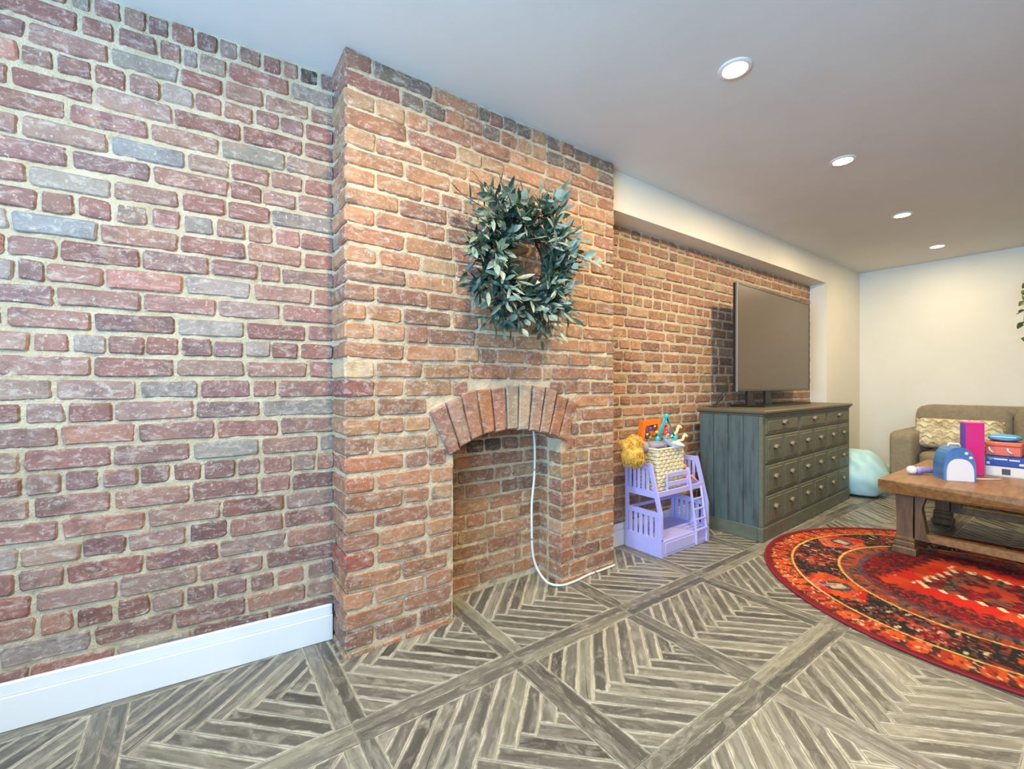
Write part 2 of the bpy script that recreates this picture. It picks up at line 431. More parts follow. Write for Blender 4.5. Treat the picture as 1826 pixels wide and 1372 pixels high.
def mortar_grid(fn, u0, u1, z0, z1, step, seed, keep=None, depth=.0048, amp=.0085):
    """rough mortar face: fn(u, z, off) gives the world point, off > 0 into the wall"""
    nu = max(2, int((u1-u0)/step)); nz = max(2, int((z1-z0)/step))
    U, Z = np.meshgrid(np.linspace(u0, u1, nu+1), np.linspace(z0, z1, nz+1))
    n = .38*vnoise(U*26, Z*26, seed)+.24*vnoise(U*60, Z*60, seed+1)+.22*vnoise(U*120, Z*120, seed+3)+.16*vnoise(U*7, Z*7, seed+2)
    off = depth + amp*(1-2*n)
    V = [fn(U[a, b], Z[a, b], off[a, b]) for a in range(nz+1) for b in range(nu+1)]
    F = []
    for a in range(nz):
        for b in range(nu):
            if keep and not keep((U[a, b]+U[a+1, b+1])/2, (Z[a, b]+Z[a+1, b+1])/2): continue
            i = a*(nu+1)+b; F.append((i, i+1, i+nu+2, i+nu+1))
    return V, F
def row_z(k): return CEIL - (k+.5)*PITCH
def fill_joints(a, b, header, r=random):
    """random joints strictly between a and b"""
    out = []; x = a + r.uniform(.06, .2 if not header else .1)
    while x < b-.05:
        out.append(x); x += (r.uniform(.1, .112) if header else r.choice((.21, .215, .208, .212, .205, .11)))
    return out

# ---- left wall (joint columns read off the photograph, row by row, turned into places along the wall)
SL = -.075; AL = math.atan(SL); Y0L = 1.878
def yl(x): return Y0L + SL*(x-.45)
def xl(u):
    t = (u-913)/FPX; k = Y0L-SL*.45     # y = k + SL*x
    return (k*CT+t*k*ST)/(ST-t*CT - SL*CT - t*SL*ST)
LROWS = {0: [1675,1570,1480,1375,1250,1145,1025,890,770,640,480,360], 1: [1525,1195,1040,957,832,605,415], 2: [1625,1390,1170,942,575,140],
 3: [1595,1473,1335,1168,1018,848,668,485,285,97], 4: [1595,1270,910,495,50], 5: [1502,1160,780,357], 6: [1595,1415,1212,980,572,107],
 7: [1560,1377,1205,797,367], 8: [1425,1188,942,592,138], 9: [1580,1440,1292,1128,955,785,595,397,198], 10: [1590,1295,940,517,47],
 11: [1475,1360,1103,742,305,30], 12: [1642,1328,965,545,238,82], 13: [1478,1142,745,288], 14: [1612,1290,923,490,20],
 15: [1567,1425,1283,1115,942,762,562,372,160], 16: [1618,1290,920,487], 17: [1457,1320,1047,727,280], 18: [1375,1025,595,340,122],
 19: [1470,1135,717,310], 20: [1675,1367,1007,587,115], 21: [1657,1535,1375,1240,1065,902,725,530,325,118], 22: [1530,1362,1005,590,165],
 23: [1497,1165,770,318], 24: [1488,1203,983,664,426,101], 25: [1505,1150,760,339,88], 26: [1390,1042,625,174],
 27: [1606,1447,1304,1130,968,795,603,393,193], 28: [1611,1292,917,486], 29: [1419,1013,608,152]}
HEAD = {0, 3, 9, 15, 21, 27}
s = MB()
V, F = mortar_grid(lambda u, z, o: (u, yl(u)+o, z), -1.25, .46, -.02, CEIL+.01, .0075, 3); s.add(V, F)
V, F = mortar_grid(lambda u, z, o: (u, yl(u)+o, z), -1.77, -1.25, -.02, CEIL+.01, .04, 4); s.add(V, F)
WL = struct('wall_left', s, M_MORTAR, smooth=True, label='exposed red brick wall left of the chimney breast')
wl = Wall(WL)
SPECIAL_L = {(0, 1): '#2a2022', (12, 3): '#b5674f', (13, 2): '#b5674f', (7, 3): '#a19c95', (10, 2): '#a97450', (26, 2): '#9c938a', (5, 0): '#a0684f'}
for k in range(31):
    js = sorted(xl(u/2.945) for u in LROWS.get(k, []))
    lo_ = js[0] if js else .44
    more = []; x = lo_
    while x > -1.7:
        x -= random.uniform(.1, .11) if k in HEAD else random.choice((.212, .208, .216, .2)); more.append(x)
    js = sorted(more)+js+[.452]
    z = row_z(k)
    for n_, (a, b) in enumerate(zip(js[:-1], js[1:])):
        if b-a < .035: continue
        L = b-a-random.uniform(.006, .013); x = (a+b)/2; c = tint(PAL_L); ri = len(js)-2-n_
        if k == 12 and abs(x+.05) < .1: c = lin('#a2695a')
        elif k == 0 and abs(px((x, yl(x), z))[0]-553) < 14 if px((x, yl(x), z)) else False: c = lin('#1f191b')
        elif (k, ri) in ((6, 4), (10, 4)): c = lin('#84807e')
        wl.brick((x, yl(x)-random.uniform(0, .004), z+random.uniform(-.002, .002)), AL, L, random.uniform(.057, .064), .04, c)
wl.emit(300)
o = None
# ---- chimney breast with arched fire recess
XO0, XO1, ZSP, ZCR, YR = .89, 1.52, .765, .828, 1.868
HW = (XO1-XO0)/2; RISE = ZCR-ZSP; RA = (HW*HW+RISE*RISE)/(2*RISE); XM = (XO0+XO1)/2; ZM = ZCR-RA
def arch_z(x): return ZM+math.sqrt(max(0, RA*RA-(x-XM)**2))
def inside(x, z): return XO0 < x < XO1 and z < arch_z(x)
s = MB()
V, F = mortar_grid(lambda u, z, o: (u, Y_CH+o, z), X_CL+.004, X_CR-.004, -.02, CEIL+.01, .0075, 11, lambda x, z: not inside(x, z)); s.add(V, F)
V, F = mortar_grid(lambda u, z, o: (X_CL+o, u, z), Y_CH+.004, 1.95, -.02, CEIL+.01, .012, 12); s.add(V, F)
V, F = mortar_grid(lambda u, z, o: (X_CR-o, u, z), Y_CH+.004, 1.95, -.02, CEIL+.01, .02, 13); s.add(V, F)
V, F = mortar_grid(lambda u, z, o: (XO1+o, u, z), Y_CH+.004, YR+.02, -.02, ZSP+.03, .01, 14); s.add(V, F)
V, F = mortar_grid(lambda u, z, o: (XO0-o, u, z), Y_CH+.004, YR+.02, -.02, ZSP+.03, .015, 15); s.add(V, F)
n = 24     # underside of the arch
V = [(XM+RA*math.sin(a), y, ZM+RA*math.cos(a)+.004) for a in np.linspace(-math.asin(HW/RA)*1.02, math.asin(HW/RA)*1.02, n+1) for y in (Y_CH+.006, YR+.02)]
s.add(V, [(2*i, 2*i+1, 2*i+3, 2*i+2) for i in range(n)])
WC = struct('wall_chimney', s, M_MORTAR, smooth=True, label='brick chimney breast with an arched fire recess')
wc = Wall(WC)
K4, K5 = 1/3.3815, 1/3.2667
def c4(l): return [580+x*K4 for x in l]
def c5(l): return [580+x*K5 for x in l]
CROWS = {0: c4([285,392,470,560,650,720,790,870,925,990,1070,1150,1240,1330,1420,1500,1590]), 1: c4([455,595,722,838,950,1060,1152,1247,1335,1440,1540,1640]),
 2: c4([305,485,622,885,1117,1330,1480,1610]), 3: c4([495,795,945,1080,1320,1530,1640]), 4: c4([308,585,860,1060,1150,1310,1450,1530]),
 5: c4([478,760,870,965,1100,1330,1450,1550,1690]), 6: c4([305,587,695,830,1010,1200,1340,1510,1620]), 7: c4([450,740,930,1130,1330,1510,1690]),
 8: c4([308,613,725,900,1080,1280,1450,1600]), 9: c4([480,770,1000,1200,1400,1560]), 10: c5([308,560,760,980,1180,1380,1540]), 11: c5([475,750,1000,1220,1420,1580]),
 12: c5([300,430,525,597,853,1080,1280,1420,1530]), 13: c5([242,450,737,895,1120,1300,1400,1500]), 14: c5([297,470,600,875,1105,1300,1480]),
 15: c5([465,760,900,995,1165,1262,1420,1545]), 16: c5([295,570,843,1067,1322,1480,1640]), 17: c5([290,460,740,1390,1548,1690]), 18: c5([300,595,690,1440,1650]),
 19: c5([325,460,650,690,1440,1500,1640]), 20: c5([300,590,700,1380,1480,1560,1640]), 21: c5([462,600,1450,1620]),
 22: c4([308,635,1590]), 23: c4([470,630,1500,1590]), 24: c4([303,620,1590]), 25: c4([330,610,1500,1680]), 26: c4([305,620,1600]), 27: c4([460,1500,1670]),
 28: c4([300,600,1580]), 29: c4([472,1500,1660]), 30: c4([300,560,1580])}
# voussoirs: the ring of upright bricks over the opening
NV = 11; A_MAX = math.asin((HW+.035)/RA)
RING = RA+.205
for k in range(NV):
    a = -A_MAX+(k+.5)*2*A_MAX/NV; da = A_MAX/NV*.86; j = random.Random(k+90)
    r0, r1 = RA-.012+j.uniform(-.008, .008), RING+j.uniform(-.022, .006)
    if k in (0,): r0 -= .012
    P = []
    for aa, rr in ((a-da, r0), (a+da, r0), (a+da, (r0+r1)/2), (a+da, r1), (a-da, r1), (a-da, (r0+r1)/2)):
        P.append((XM+rr*math.sin(aa)+j.uniform(-.003, .003), ZM+rr*math.cos(aa)+j.uniform(-.003, .003)))
    cx = sum(p[0] for p in P)/6; cz = sum(p[1] for p in P)/6; yy = Y_CH-.010-j.uniform(0, .006)
    m = MB(); f = [(cx+(p[0]-cx)*.82, 0, cz+(p[1]-cz)*.95) for p in P]
    V = [(x-cx, 0, z-cz) for x, _, z in f]+[(p[0]-cx, .007, p[1]-cz) for p in P]+[(p[0]-cx, .11, p[1]-cz) for p in P]
    m.add(V, [tuple(range(6))]+[(i, 6+i, 6+(i+1) % 6, (i+1) % 6) for i in range(6)]+[(6+i, 12+i, 12+(i+1) % 6, 6+(i+1) % 6) for i in range(6)])
    o = m.build('arch_brick', M_BRICK, WC, loc=(cx, yy, cz)); 
    o.color = (*[lin('#8f6352'), lin('#9a7560'), lin('#a06a50'), lin('#a5693f'), lin('#9c6350'), lin('#a08a72'), lin('#a5917a'), lin('#9d7a68'), lin('#95755f'), lin('#9c6342'), lin('#945f44')][k], 1)
def in_ring(x, z): return (x-XM)**2+(z-ZM)**2 < (RING-.004)**2 and abs(math.atan2(x-XM, z-ZM)) < A_MAX+.004
for k in range(32):
    z = row_z(k)
    js = sorted(x_on(u, Y_CH) for u in CROWS.get(k, [])) if k in CROWS else fill_joints(X_CL, X_CR, False)
    js = [x for x in js if X_CL+.05 < x < X_CR-.04]
    js = [X_CL-.004]+js+[X_CR+.004]
    # fill spans that are too long
    full = [js[0]]
    for b in js[1:]:
        a = full[-1]
        while b-a > .26: a += .21; full.append(a)
        full.append(b)
    # cut out the opening and the arch ring
    spans = []
    for a, b in zip(full[:-1], full[1:]):
        segs = [(a, b)]
        xs = np.linspace(XO0-.1, XO1+.1, 140)
        bad = [x for x in xs if any(inside(x, zz) or in_ring(x, zz) for zz in (z-.014, z, z+.014))]
        if bad:
            l, r = min(bad)-.002, max(bad)+.002; l = min(l, XO0+.006) if z < ZSP else l; r = max(r, XO1-.006) if z < ZSP else r
            ns = []
            for p, q in segs:
                if q <= l or p >= r: ns.append((p, q))
                else:
                    if p < l: ns.append((p, l))
                    if q > r: ns.append((r, q))
            segs = ns
        spans += segs
    spans.sort(); mg = []
    for a, b in spans:
        if mg and b-a < .07 and abs(mg[-1][1]-a) < .005 and mg[-1][1]-mg[-1][0] < .2: mg[-1] = (mg[-1][0], b)
        else: mg.append((a, b))
    for a, b in mg:
        if b-a < .03: continue
        left_end = a < X_CL+.01; right_open = abs(a-XO1) < .012 and z < ZSP; lend = abs(b-XO0) < .012 and z < ZSP
        L = b-a-random.uniform(.006, .013); x = (a+b)/2
        D = .04
        if left_end or right_open: L += .006; x -= .004; D = .1 if b-a > .14 else .185
        if right_open and D > .15: D = .1
        if lend: D = .1; x += .003
        c = tint(PAL_C)
        if k in (0, 1) and random.random() < .5: c = tuple(v*.75 for v in lin('#7d6a5c'))
        if left_end: c = {1: lin('#7f5045'), 8: lin('#b0764f'), 16: lin('#c2a47e'), 17: lin('#7c4640'), 21: lin('#a96744'), 22: lin('#a3603f'), 26: lin('#9b4f3c')}.get(k, c)
        wc.brick((x, Y_CH-random.uniform(0, .004), z+random.uniform(-.002, .002)), 0, L, random.uniform(.057, .064), D, c)
        if left_end:      # closers on the narrow left face
            y0 = Y_CH+D+.008
            if D < .15: wc.brick((X_CL, (y0+1.885)/2, z), -math.pi/2, 1.885-y0-.004, .057, .04, tint(PAL_L))
    # right jamb
    if z < ZSP-.01:
        wc.brick((XO1, (Y_CH+.112+YR)/2, z), -math.pi/2, YR-Y_CH-.118, .057, .04, tint(PAL_C), w=.9)
wc.emit(300)
# back of the recess: its own brick face
s = MB(); V, F = mortar_grid(lambda u, z, o: (u, YR+o, z), XO0-.03, XO1+.03, -.02, ZCR+.05, .0075, 21); s.add(V, F)
WR = struct('wall_recess', s, M_MORTAR, smooth=True, label='slightly darker brick back of the fire recess'); wr = Wall(WR)
for k in range(19, 32):
    z = row_z(k)
    if z < .02: continue
    js = [XO0-.02]+fill_joints(XO0-.02, XO1, k % 5 == 1)+[XO1+.015]
    for a, b in zip(js[:-1], js[1:]):
        if b-a < .03: continue
        c = tuple(v*.85 for v in tint(PAL_C))  # recess bricks a little darker than the chimney face
        if k in (21, 20) and 1.1 < (a+b)/2 < 1.22: c = lin('#4a3c32')
        wr.brick(((a+b)/2, YR-random.uniform(0, .004), z), 0, b-a-.007, random.uniform(.057, .064), .04, c)
wr.emit(300)
# ---- brick bay right of the chimney
s = MB(); V, F = mortar_grid(lambda u, z, o: (u, Y_WALL+o, z), X_CR-.02, 3.3, -.02, 2.07, .009, 31); s.add(V, F)
V, F = mortar_grid(lambda u, z, o: (u, Y_WALL+o, z), 3.3, 5.2, -.02, 2.07, .02, 32); s.add(V, F)
WB = struct('wall_bay', s, M_MORTAR, smooth=True, label='brick bay between the chimney breast and the white wall end'); wb = Wall(WB)
for k in range(-1, 28):
    z = 2.06-PITCH*(k+.5)
    hd = k in (-1, 0, 6, 12)
    if z < .03 or z > 2.05: continue
    js = [X_CR]+fill_joints(X_CR, 5.17, hd)+[5.17]
    for a, b in zip(js[:-1], js[1:]):
        if b-a < .03: continue
        x = (a+b)/2; p = px((x, Y_WALL, z)); wgt = 1.0
        if p and (p[0] < 1097 or (1308 < p[0] < 1443 and p[1] > 560) or (p[0] > 1243 and p[1] > 727)): wgt = .0001
        wb.brick((x, Y_WALL-random.uniform(0, .004), z), 0, b-a-.016, random.uniform(.052, .058), .04, tint(PAL_C), w=wgt)
wb.emit(300)
# ---- baseboards
def baseboard(name, p, q, nrm, h=.14):
    p, q = Vector((*p, 0)), Vector((*q, 0)); d = q-p; L = d.length; an = math.atan2(d.y, d.x); s = MB()
    s.box((L/2, -.010, .0505), (L, .020, .100), .0012); s.box((L/2, -.0075, .1205), (L, .015, .040), .003)
    o = struct(name, s, M_TRIM); o.location = p+Vector((0, 0, .0005)); o.rotation_euler = (0, 0, an)
baseboard('baseboard_left', (XW, yl(XW)-.004), (X_CL-.006, yl(X_CL)-.004), -1)
baseboard('baseboard_bay', (X_CR+.004, Y_WALL-.004), (5.165, Y_WALL-.004), -1)
baseboard('baseboard_pier', (5.18, Y_SOF), (XB-.02, Y_SOF), -1)
baseboard('baseboard_back', (XB, Y_SOF-.02), (XB, YF), -1)

# ------------------------------------------------------------------ recessed ceiling lights
M_LTRIM = mat('light_trim', '#e8e6e0', rough=.4)
m, t, b = nt('lamp_glow'); b.inputs['Emission Color'].default_value = (1, .86, .62, 1); b.inputs['Emission Strength'].default_value = 14; M_GLOW = m
LIGHTS = [(1.742, .90), (2.951, .915), (4.255, .95), (5.48, .98), (.5, .90), (-.8, .90), (.5, -1.35), (2.3, -1.35), (4.1, -1.35)]
ORD = ['nearest the chimney breast', 'second along the row from the chimney breast', 'third along the row from the chimney breast', 'last in the row, nearest the back wall']
for k, (x, y) in enumerate(LIGHTS):
    e = empty('ceiling_light', (x, y, CEIL), label=('round recessed ceiling light glowing warm, ' + ORD[k]) if k < 4 else 'round recessed ceiling light above and behind the camera',
              cat='ceiling light', group='recessed ceiling lights')
    m = MB(); m.lathe([(.062, 0), (.062, -.004), (.056, -.007), (.047, -.007), (.045, -.003), (.045, 0)], 32); m.build('trim_ring', M_LTRIM, e, smooth=True, angle=40)
    m = MB(); m.lathe([(.0455, -.0015), (.0455, -.0045)], 32); m.build('lens', M_GLOW, e)
    l = bpy.data.lights.new('lamp', 'AREA'); l.shape = 'DISK'; l.size = .085; l.energy = LAMP_W*(1.1, 1.15, 1, .32, 1.1, .5, .6, .7, .35)[k]; l.color = LAMP_COL
    lo = bpy.data.objects.new('lamp', l); COL.objects.link(lo); lo.parent = e; lo.location = (0, 0, -.012)

# ------------------------------------------------------------------ rug
def rug_colors(x, y):
    r = np.hypot(x, y)/RR; a = np.arctan2(y, x)
    n1 = vnoise(x*55, y*55, 5); n2 = vnoise(x*22, y*22, 6); n3 = vnoise(x*110, y*110, 7); n4 = vnoise(x*9, y*9, 8)
    C = np.zeros((len(x), 3))
    def put(mask, h, k=1.0): C[mask] = C[mask]*(1-k)+np.array(lin(h))*k
    red, dred, org, char, crm, yel, brn, blu, pnk, rust = '#c3241c', '#7c1520', '#d2541f', '#2a2427', '#dcc79d', '#d9b260', '#6b4a3c', '#3a4152', '#c4695a', '#a93a24'
    put(r > -1, red)
    # outer guard band: orange with dark angular motifs
    b = (r > .865) & (r <= .975); put(b, org); put(b & (n2 > .55), rust)
    s = (a*RR*.92/.085) % 1; q = (r-.865)/.11
    put(b & (np.abs(s-.5) < .10+.22*np.abs(q-.5)) & (n1 > .32), char, .85); put(b & (np.abs(q-.5) < .12) & (np.abs(s) < .12), char, .8)
    put(b & (n3 > .83), crm, .7); put(b & (q > .86) & (n1 > .4), char, .7); put(b & (q < .1) & (n1 > .45), char, .7)
    put(r > .975, dred); put((r > .968) & (r < .975), char, .7)
    # main border: charcoal with large red / orange cartouches and cream hooks
    b = (r > .635) & (r <= .85); put(b, char)
    K = 11; s = ((a+.15)/(2*math.pi)*K) % 1; q = (r-.635)/.215; cell = np.floor((a+.15)/(2*math.pi)*K).astype(int) % K
    st = np.floor((np.abs(q-.5)*2)*5)/5
    car = b & (np.abs(s-.5) < .40-.26*st) & (cell % 2 == 0); put(car, org); put(car & (n4 > .5), red); put(car & (n2 > .62), pnk, .8)
    put(car & (np.abs(s-.5) < .14-.1*st) & (np.abs(q-.5) < .3), blu); put(car & (np.abs(s-.5) < .07) & (np.abs(q-.5) < .18), crm, .7)
    car2 = b & (np.abs(s-.5) < .30-.2*st) & (cell % 2 == 1); put(car2 & (n2 > .42), dred); put(car2 & (n1 > .66), pnk, .8)
    hook = b & (cell % 2 == 1) & (((s*9) % 1) < .26) & (np.abs(((q*4) % 1)-.5) < .3) & (np.floor(s*9).astype(int)*7+np.floor(q*4).astype(int)*3+cell) % 4 // 3 == 1
    put(hook, crm, .85); put(b & (n3 > .84) & (n2 > .4), crm, .55); put(b & (n1 > .72), rust, .7); put(b & (n1 < .2), brn, .7)
    put((r > .853) & (r <= .865), yel); put((r > .863) & (r < .869), char, .6)
    # inner guard
    b = (r > .52) & (r <= .62); put(b, brn); s = (a*RR*.57/.05) % 1
    put(b & (np.abs(s-.5) < .2) & (n1 > .4), char, .8); put(b & (n2 > .6), rust, .8); put(b & (n3 > .75), pnk, .5); put(b & (r < .545), blu, .7)
    put((r > .623) & (r <= .634), yel)
    # field: red ground, stepped dark medallion with cream outline
    f = r <= .52; put(f & (n4 > .62), org, .5); put(f & (n2 > .74), rust, .6)
    th = .62; xr = x*math.cos(th)+y*math.sin(th); yr = -x*math.sin(th)+y*math.cos(th)
    md = np.floor(np.abs(xr)/.045)*.045*1.05+np.abs(yr)*.95
    put(f & (md > .435), dred); put(f & (md > .435) & (n1 > .5), char, .8); put(f & (md > .435) & (n3 > .7), rust, .7)
    med = f & (md < .27); put(med, dred); put(med & (n2 > .5), brn); put(med & (n1 > .62), char, .85); put(med & (n1 < .25), rust, .8)
    put(f & (np.abs(md-.27) < .011), crm)
    put(f & (md < .10) & (n2 > .45), rust)
    hk = f & (md > .29) & (md < .40) & (np.abs(((xr+yr)/.13) % 1-.5) < .07) & (np.abs(((xr-yr)/.19) % 1-.5) < .24) & (n4 > .55); put(hk, crm, .9)
    w_ = .72+.5*vnoise(x*3, y*3, 15)*.9; C *= np.clip(w_, .75, 1.15)[:, None]
    C = C*(.88+.24*n3[:, None])
    return np.clip(C, 0, 1)
def make_rug():
    R = 150; step = 2*RR/(2*R)
    idx = -np.ones((2*R+1, 2*R+1), int); V = []; F = []
    for i in range(2*R+1):
        for j in range(2*R+1):
            x, y = (i-R)*step, (j-R)*step; r = math.hypot(x, y)
            if r <= RR+step*.75:
                if r > RR-step*.75: x, y = x*RR/r, y*RR/r
                idx[i, j] = len(V); V.append((x, y, .009))
    for i in range(2*R):
        for j in range(2*R):
            q = [idx[i, j], idx[i+1, j], idx[i+1, j+1], idx[i, j+1]]; q = [k for k in q if k >= 0]
            if len(q) >= 3: F.append(tuple(q))
    A = np.array(V); cols = rug_colors(A[:, 0], A[:, 1])
    me = bpy.data.meshes.new('rug'); me.from_pydata(V, [], F)
    at = me.attributes.new('Col', 'FLOAT_COLOR', 'POINT'); at.data.foreach_set('color', np.c_[cols, np.ones(len(V))].ravel())
    m, t, b = nt('woven_rug'); ca = N(t, 'ShaderNodeAttribute', attribute_name='Col'); tc = N(t, 'ShaderNodeTexCoord')
    wv = noise(t, tc.outputs['Object'], 420, 2)
    t.links.new(mixc(t, ca.outputs['Color'], (.02, .01, .01, 1), ramp(t, wv, .5, .8, 0, .35)), b.inputs['Base Color'])
    b.inputs['Roughness'].default_value = .9; b.inputs['Specular IOR Level'].default_value = .2; bump(t, b, wv, .5, .003)
    me.materials.append(m)
    o = tag(link('rug', me, loc=(RC[0], RC[1], 0)), 'round red oriental rug with dark border and cream motifs under the coffee table', 'rug')
    s = MB(); s.tube([(RR*math.cos(a), RR*math.sin(a), .0055) for a in np.linspace(0, 2*math.pi, 121)[:-1]], .0052, 6, closed=True)
    tag(s.build('binding', mat('rug_binding', '#7d1420', rough=.85), o, smooth=True), 'dark red bound edge')
make_rug()

# ------------------------------------------------------------------ apothecary chest of drawers
def make_chest():
    W_, D_, H_ = 1.80, .43, .86
    e = empty('chest_of_drawers', (2.975, 1.358, 0), math.radians(2.4), label='grey-green apothecary chest of many small drawers under the television', cat='chest of drawers')
    mf = mat('distressed_paint_warm_lit', '#5d6153', '#6c6e58', 9, (1, 1, 3), rough=.5, bmp=.15, bscale=40)  # grey-green paint with the warm lamplight on the front mixed into its colour
    ms = mat('distressed_paint_cool_lit', '#566361', '#3a3f3e', 5, (6, 6, .9), rough=.5, bmp=.2, lo=.45, hi=.75)  # same paint, side's cooler light put into the colour; dark streaks are distressing
    mb = mat('worn_top_wood', '#565646', '#7a4d33', 4, (1, 8, 4), rough=.42, lo=.5, hi=.7)
    mh = mat('pewter', '#6a6556', '#46433a', 30, rough=.45, metal=.45)
    s = MB(); s.box((W_/2+.008, D_/2+.01, H_/2), (W_-.05, D_-.02, H_-.05)); s.build('body', mf, e)
    for k in range(4):    # side boards
        y0 = .022+k*(D_-.024)/4; 
        for sx in (0, 1):
            s = MB(); s.box((.012 if sx == 0 else W_-.012, y0+(D_-.024)/8, H_/2-.012), (.024, (D_-.024)/4-.0025, H_-.03), .003); s.build('plank', ms, e)
    s = MB(); s.box((W_/2, D_/2-.006, H_-.012), (W_+.035, D_+.035, .024), .006); s.box((W_/2, D_/2-.004, H_-.031), (W_+.012, D_+.012, .014), .004); s.build('top', mb, e)
    s = MB(); s.box((W_/2, .014, .047), (W_+.02, .036, .094), .006); s.box((-.004+.008, D_/2, .047), (.012, D_-.02, .094), .003); s.build('plinth', mf, e)
    # front frame
    s = MB(); zt = H_-.038; z0 = .094; m_ = .042; gw = .022; cw = (W_-2*m_-2*gw)/3
    rows = [.112, .182, .19, .19]; gap = (zt-z0-sum(rows))/5
    for x in (m_/2, W_-m_/2): s.box((x, .012, (z0+zt)/2), (m_, .026, zt-z0), .003)
    for k in (1, 2): s.box((m_+k*cw+(k-.5)*gw, .012, (z0+zt)/2), (gw, .024, zt-z0), .002)
    zz = zt; bars = [zt-gap/2]; tops = []
    for h in rows:
        zz -= gap; tops.append(zz); zz -= h; bars.append(zz-gap/2)
    for zb in bars: s.box((W_/2, .014, zb), (W_-2*m_, .022, gap+.004), .0015)
    s.build('front_frame', mf, e)
    # cup pull, shared
    h = MB(); V = []; F = []; nu, nv = 10, 5
    for a in range(nv+1):
        for b_ in range(nu+1):
            th = math.pi*b_/nu; ph = math.pi/2*a/nv
            V.append((.030*math.cos(th)*math.cos(ph*.0+0)*(1 if a == 0 else math.cos(ph*.55)), -.027*math.sin(ph), .020*math.sin(th)*math.cos(ph*.9)+.002-.010*(1-math.sin(th))*math.sin(ph)))
    for a in range(nv):
        for b_ in range(nu): i = a*(nu+1)+b_; F.append((i, i+1, i+nu+2, i+nu+1))
    h.add(V, F); h.box((0, -.001, .001), (.064, .003, .034), .001); h.box((0, -.016, .001), (.046, .022, .006), .002)
    hme = h.mesh('cup_pull', mh, True, 50)
    dm = {}
    for r, (zt_, hh) in enumerate(zip(tops, rows)):
        for c in range(3):
            n = 1 if r == 0 else 2; x0 = m_+c*(cw+gw); dw = cw/n
            for q in range(n):
                if (r, n) not in dm:
                    d = MB(); d.box((0, .01, 0), (dw-.009, .03, hh-.004), .004); d.box((0, -.006, 0), (dw-.045, .006, hh-.04), .003); dm[(r, n)] = d.mesh('drawer', mf)
                o = link('drawer', dm[(r, n)], e, (x0+(q+.5)*dw, 0, zt_-hh/2))
                link('cup_pull', hme, o, (0, -.0085, .012))
make_chest()

# ------------------------------------------------------------------ television
def make_tv():
    x0, x1, y, z0, z1 = 3.21, 4.655, 1.675, .978, 1.788
    e = empty('television', ((x0+x1)/2, y, .86), math.radians(2.6), label='large flat television with dark screen standing on the chest', cat='television')
    W_, H_, zc = x1-x0, z1-z0, (z0+z1)/2-.86
    mk = mat('black_plastic', '#141414', rough=.4); msil = mat('silver_edge', '#a9a9a6', rough=.3, metal=.8)
    msc, t, b = nt('dark_screen'); b.inputs['Base Color'].default_value = (.085, .058, .036, 1); b.inputs['Roughness'].default_value = .33; b.inputs['Specular IOR Level'].default_value = .7
    s = MB(); s.box((0, .018, zc), (W_-.004, .030, H_-.004), .004); s.box((0, .05, zc-.05), (W_*.6, .045, H_*.55), .015); s.build('housing', mk, e)
    s = MB(); s.box((0, -.0005, zc), (W_-.03, .004, H_-.034)); s.build('screen', msc, e)
    s = MB()
    for a in (-1, 1):
        s.box((a*(W_/2-.0065), 0, zc), (.013, .010, H_), .002); s.box((0, 0, zc+a*(H_/2-.008)), (W_-.026, .010, .016), .002)
    s.build('bezel', mat('bezel_grey', '#4a4741', rough=.3, metal=.5), e)
    for x, w_, dd in ((-W_/2-.003, .006, .016), (W_/2+.002, .004, .012)):
        s = MB(); s.box((x, .002, zc), (w_, dd, H_+.004), .001); s.build('edge_strip', msil, e)
    for x in (-.45, -.13):
        s = MB(); s.prism([(x-.075, zc-H_/2+.01), (x+.015, zc-H_/2+.01), (x+.02, zc-H_/2-.05), (x+.075, .011), (x-.075, .011)], .012, .03); s.build('stand_neck', mk, e)
    s = MB(); s.prism([(-.62, -.03), (-.5, -.10), (.45, -.10), (.60, -.04), (.60, .10), (-.62, .10)], .001, .012, ax=2); s.build('stand_base', mk, e)
make_tv()
s = MB(); s.tube([(3.20, 1.71, 1.05), (3.19, 1.73, .98), (3.16, 1.76, .92), (3.14, 1.77, .866), (3.10, 1.79, .866)], .004, 6)
s.tube([(3.23, 1.72, 1.04), (3.22, 1.74, .95), (3.20, 1.77, .90), (3.15, 1.80, .868), (3.05, 1.82, .867)], .003, 6)
tag(s.build('power_cord', mat('black_rubber', '#1b1a19', rough=.5), smooth=True), 'thin black cords hanging behind the television onto the chest', 'cord')

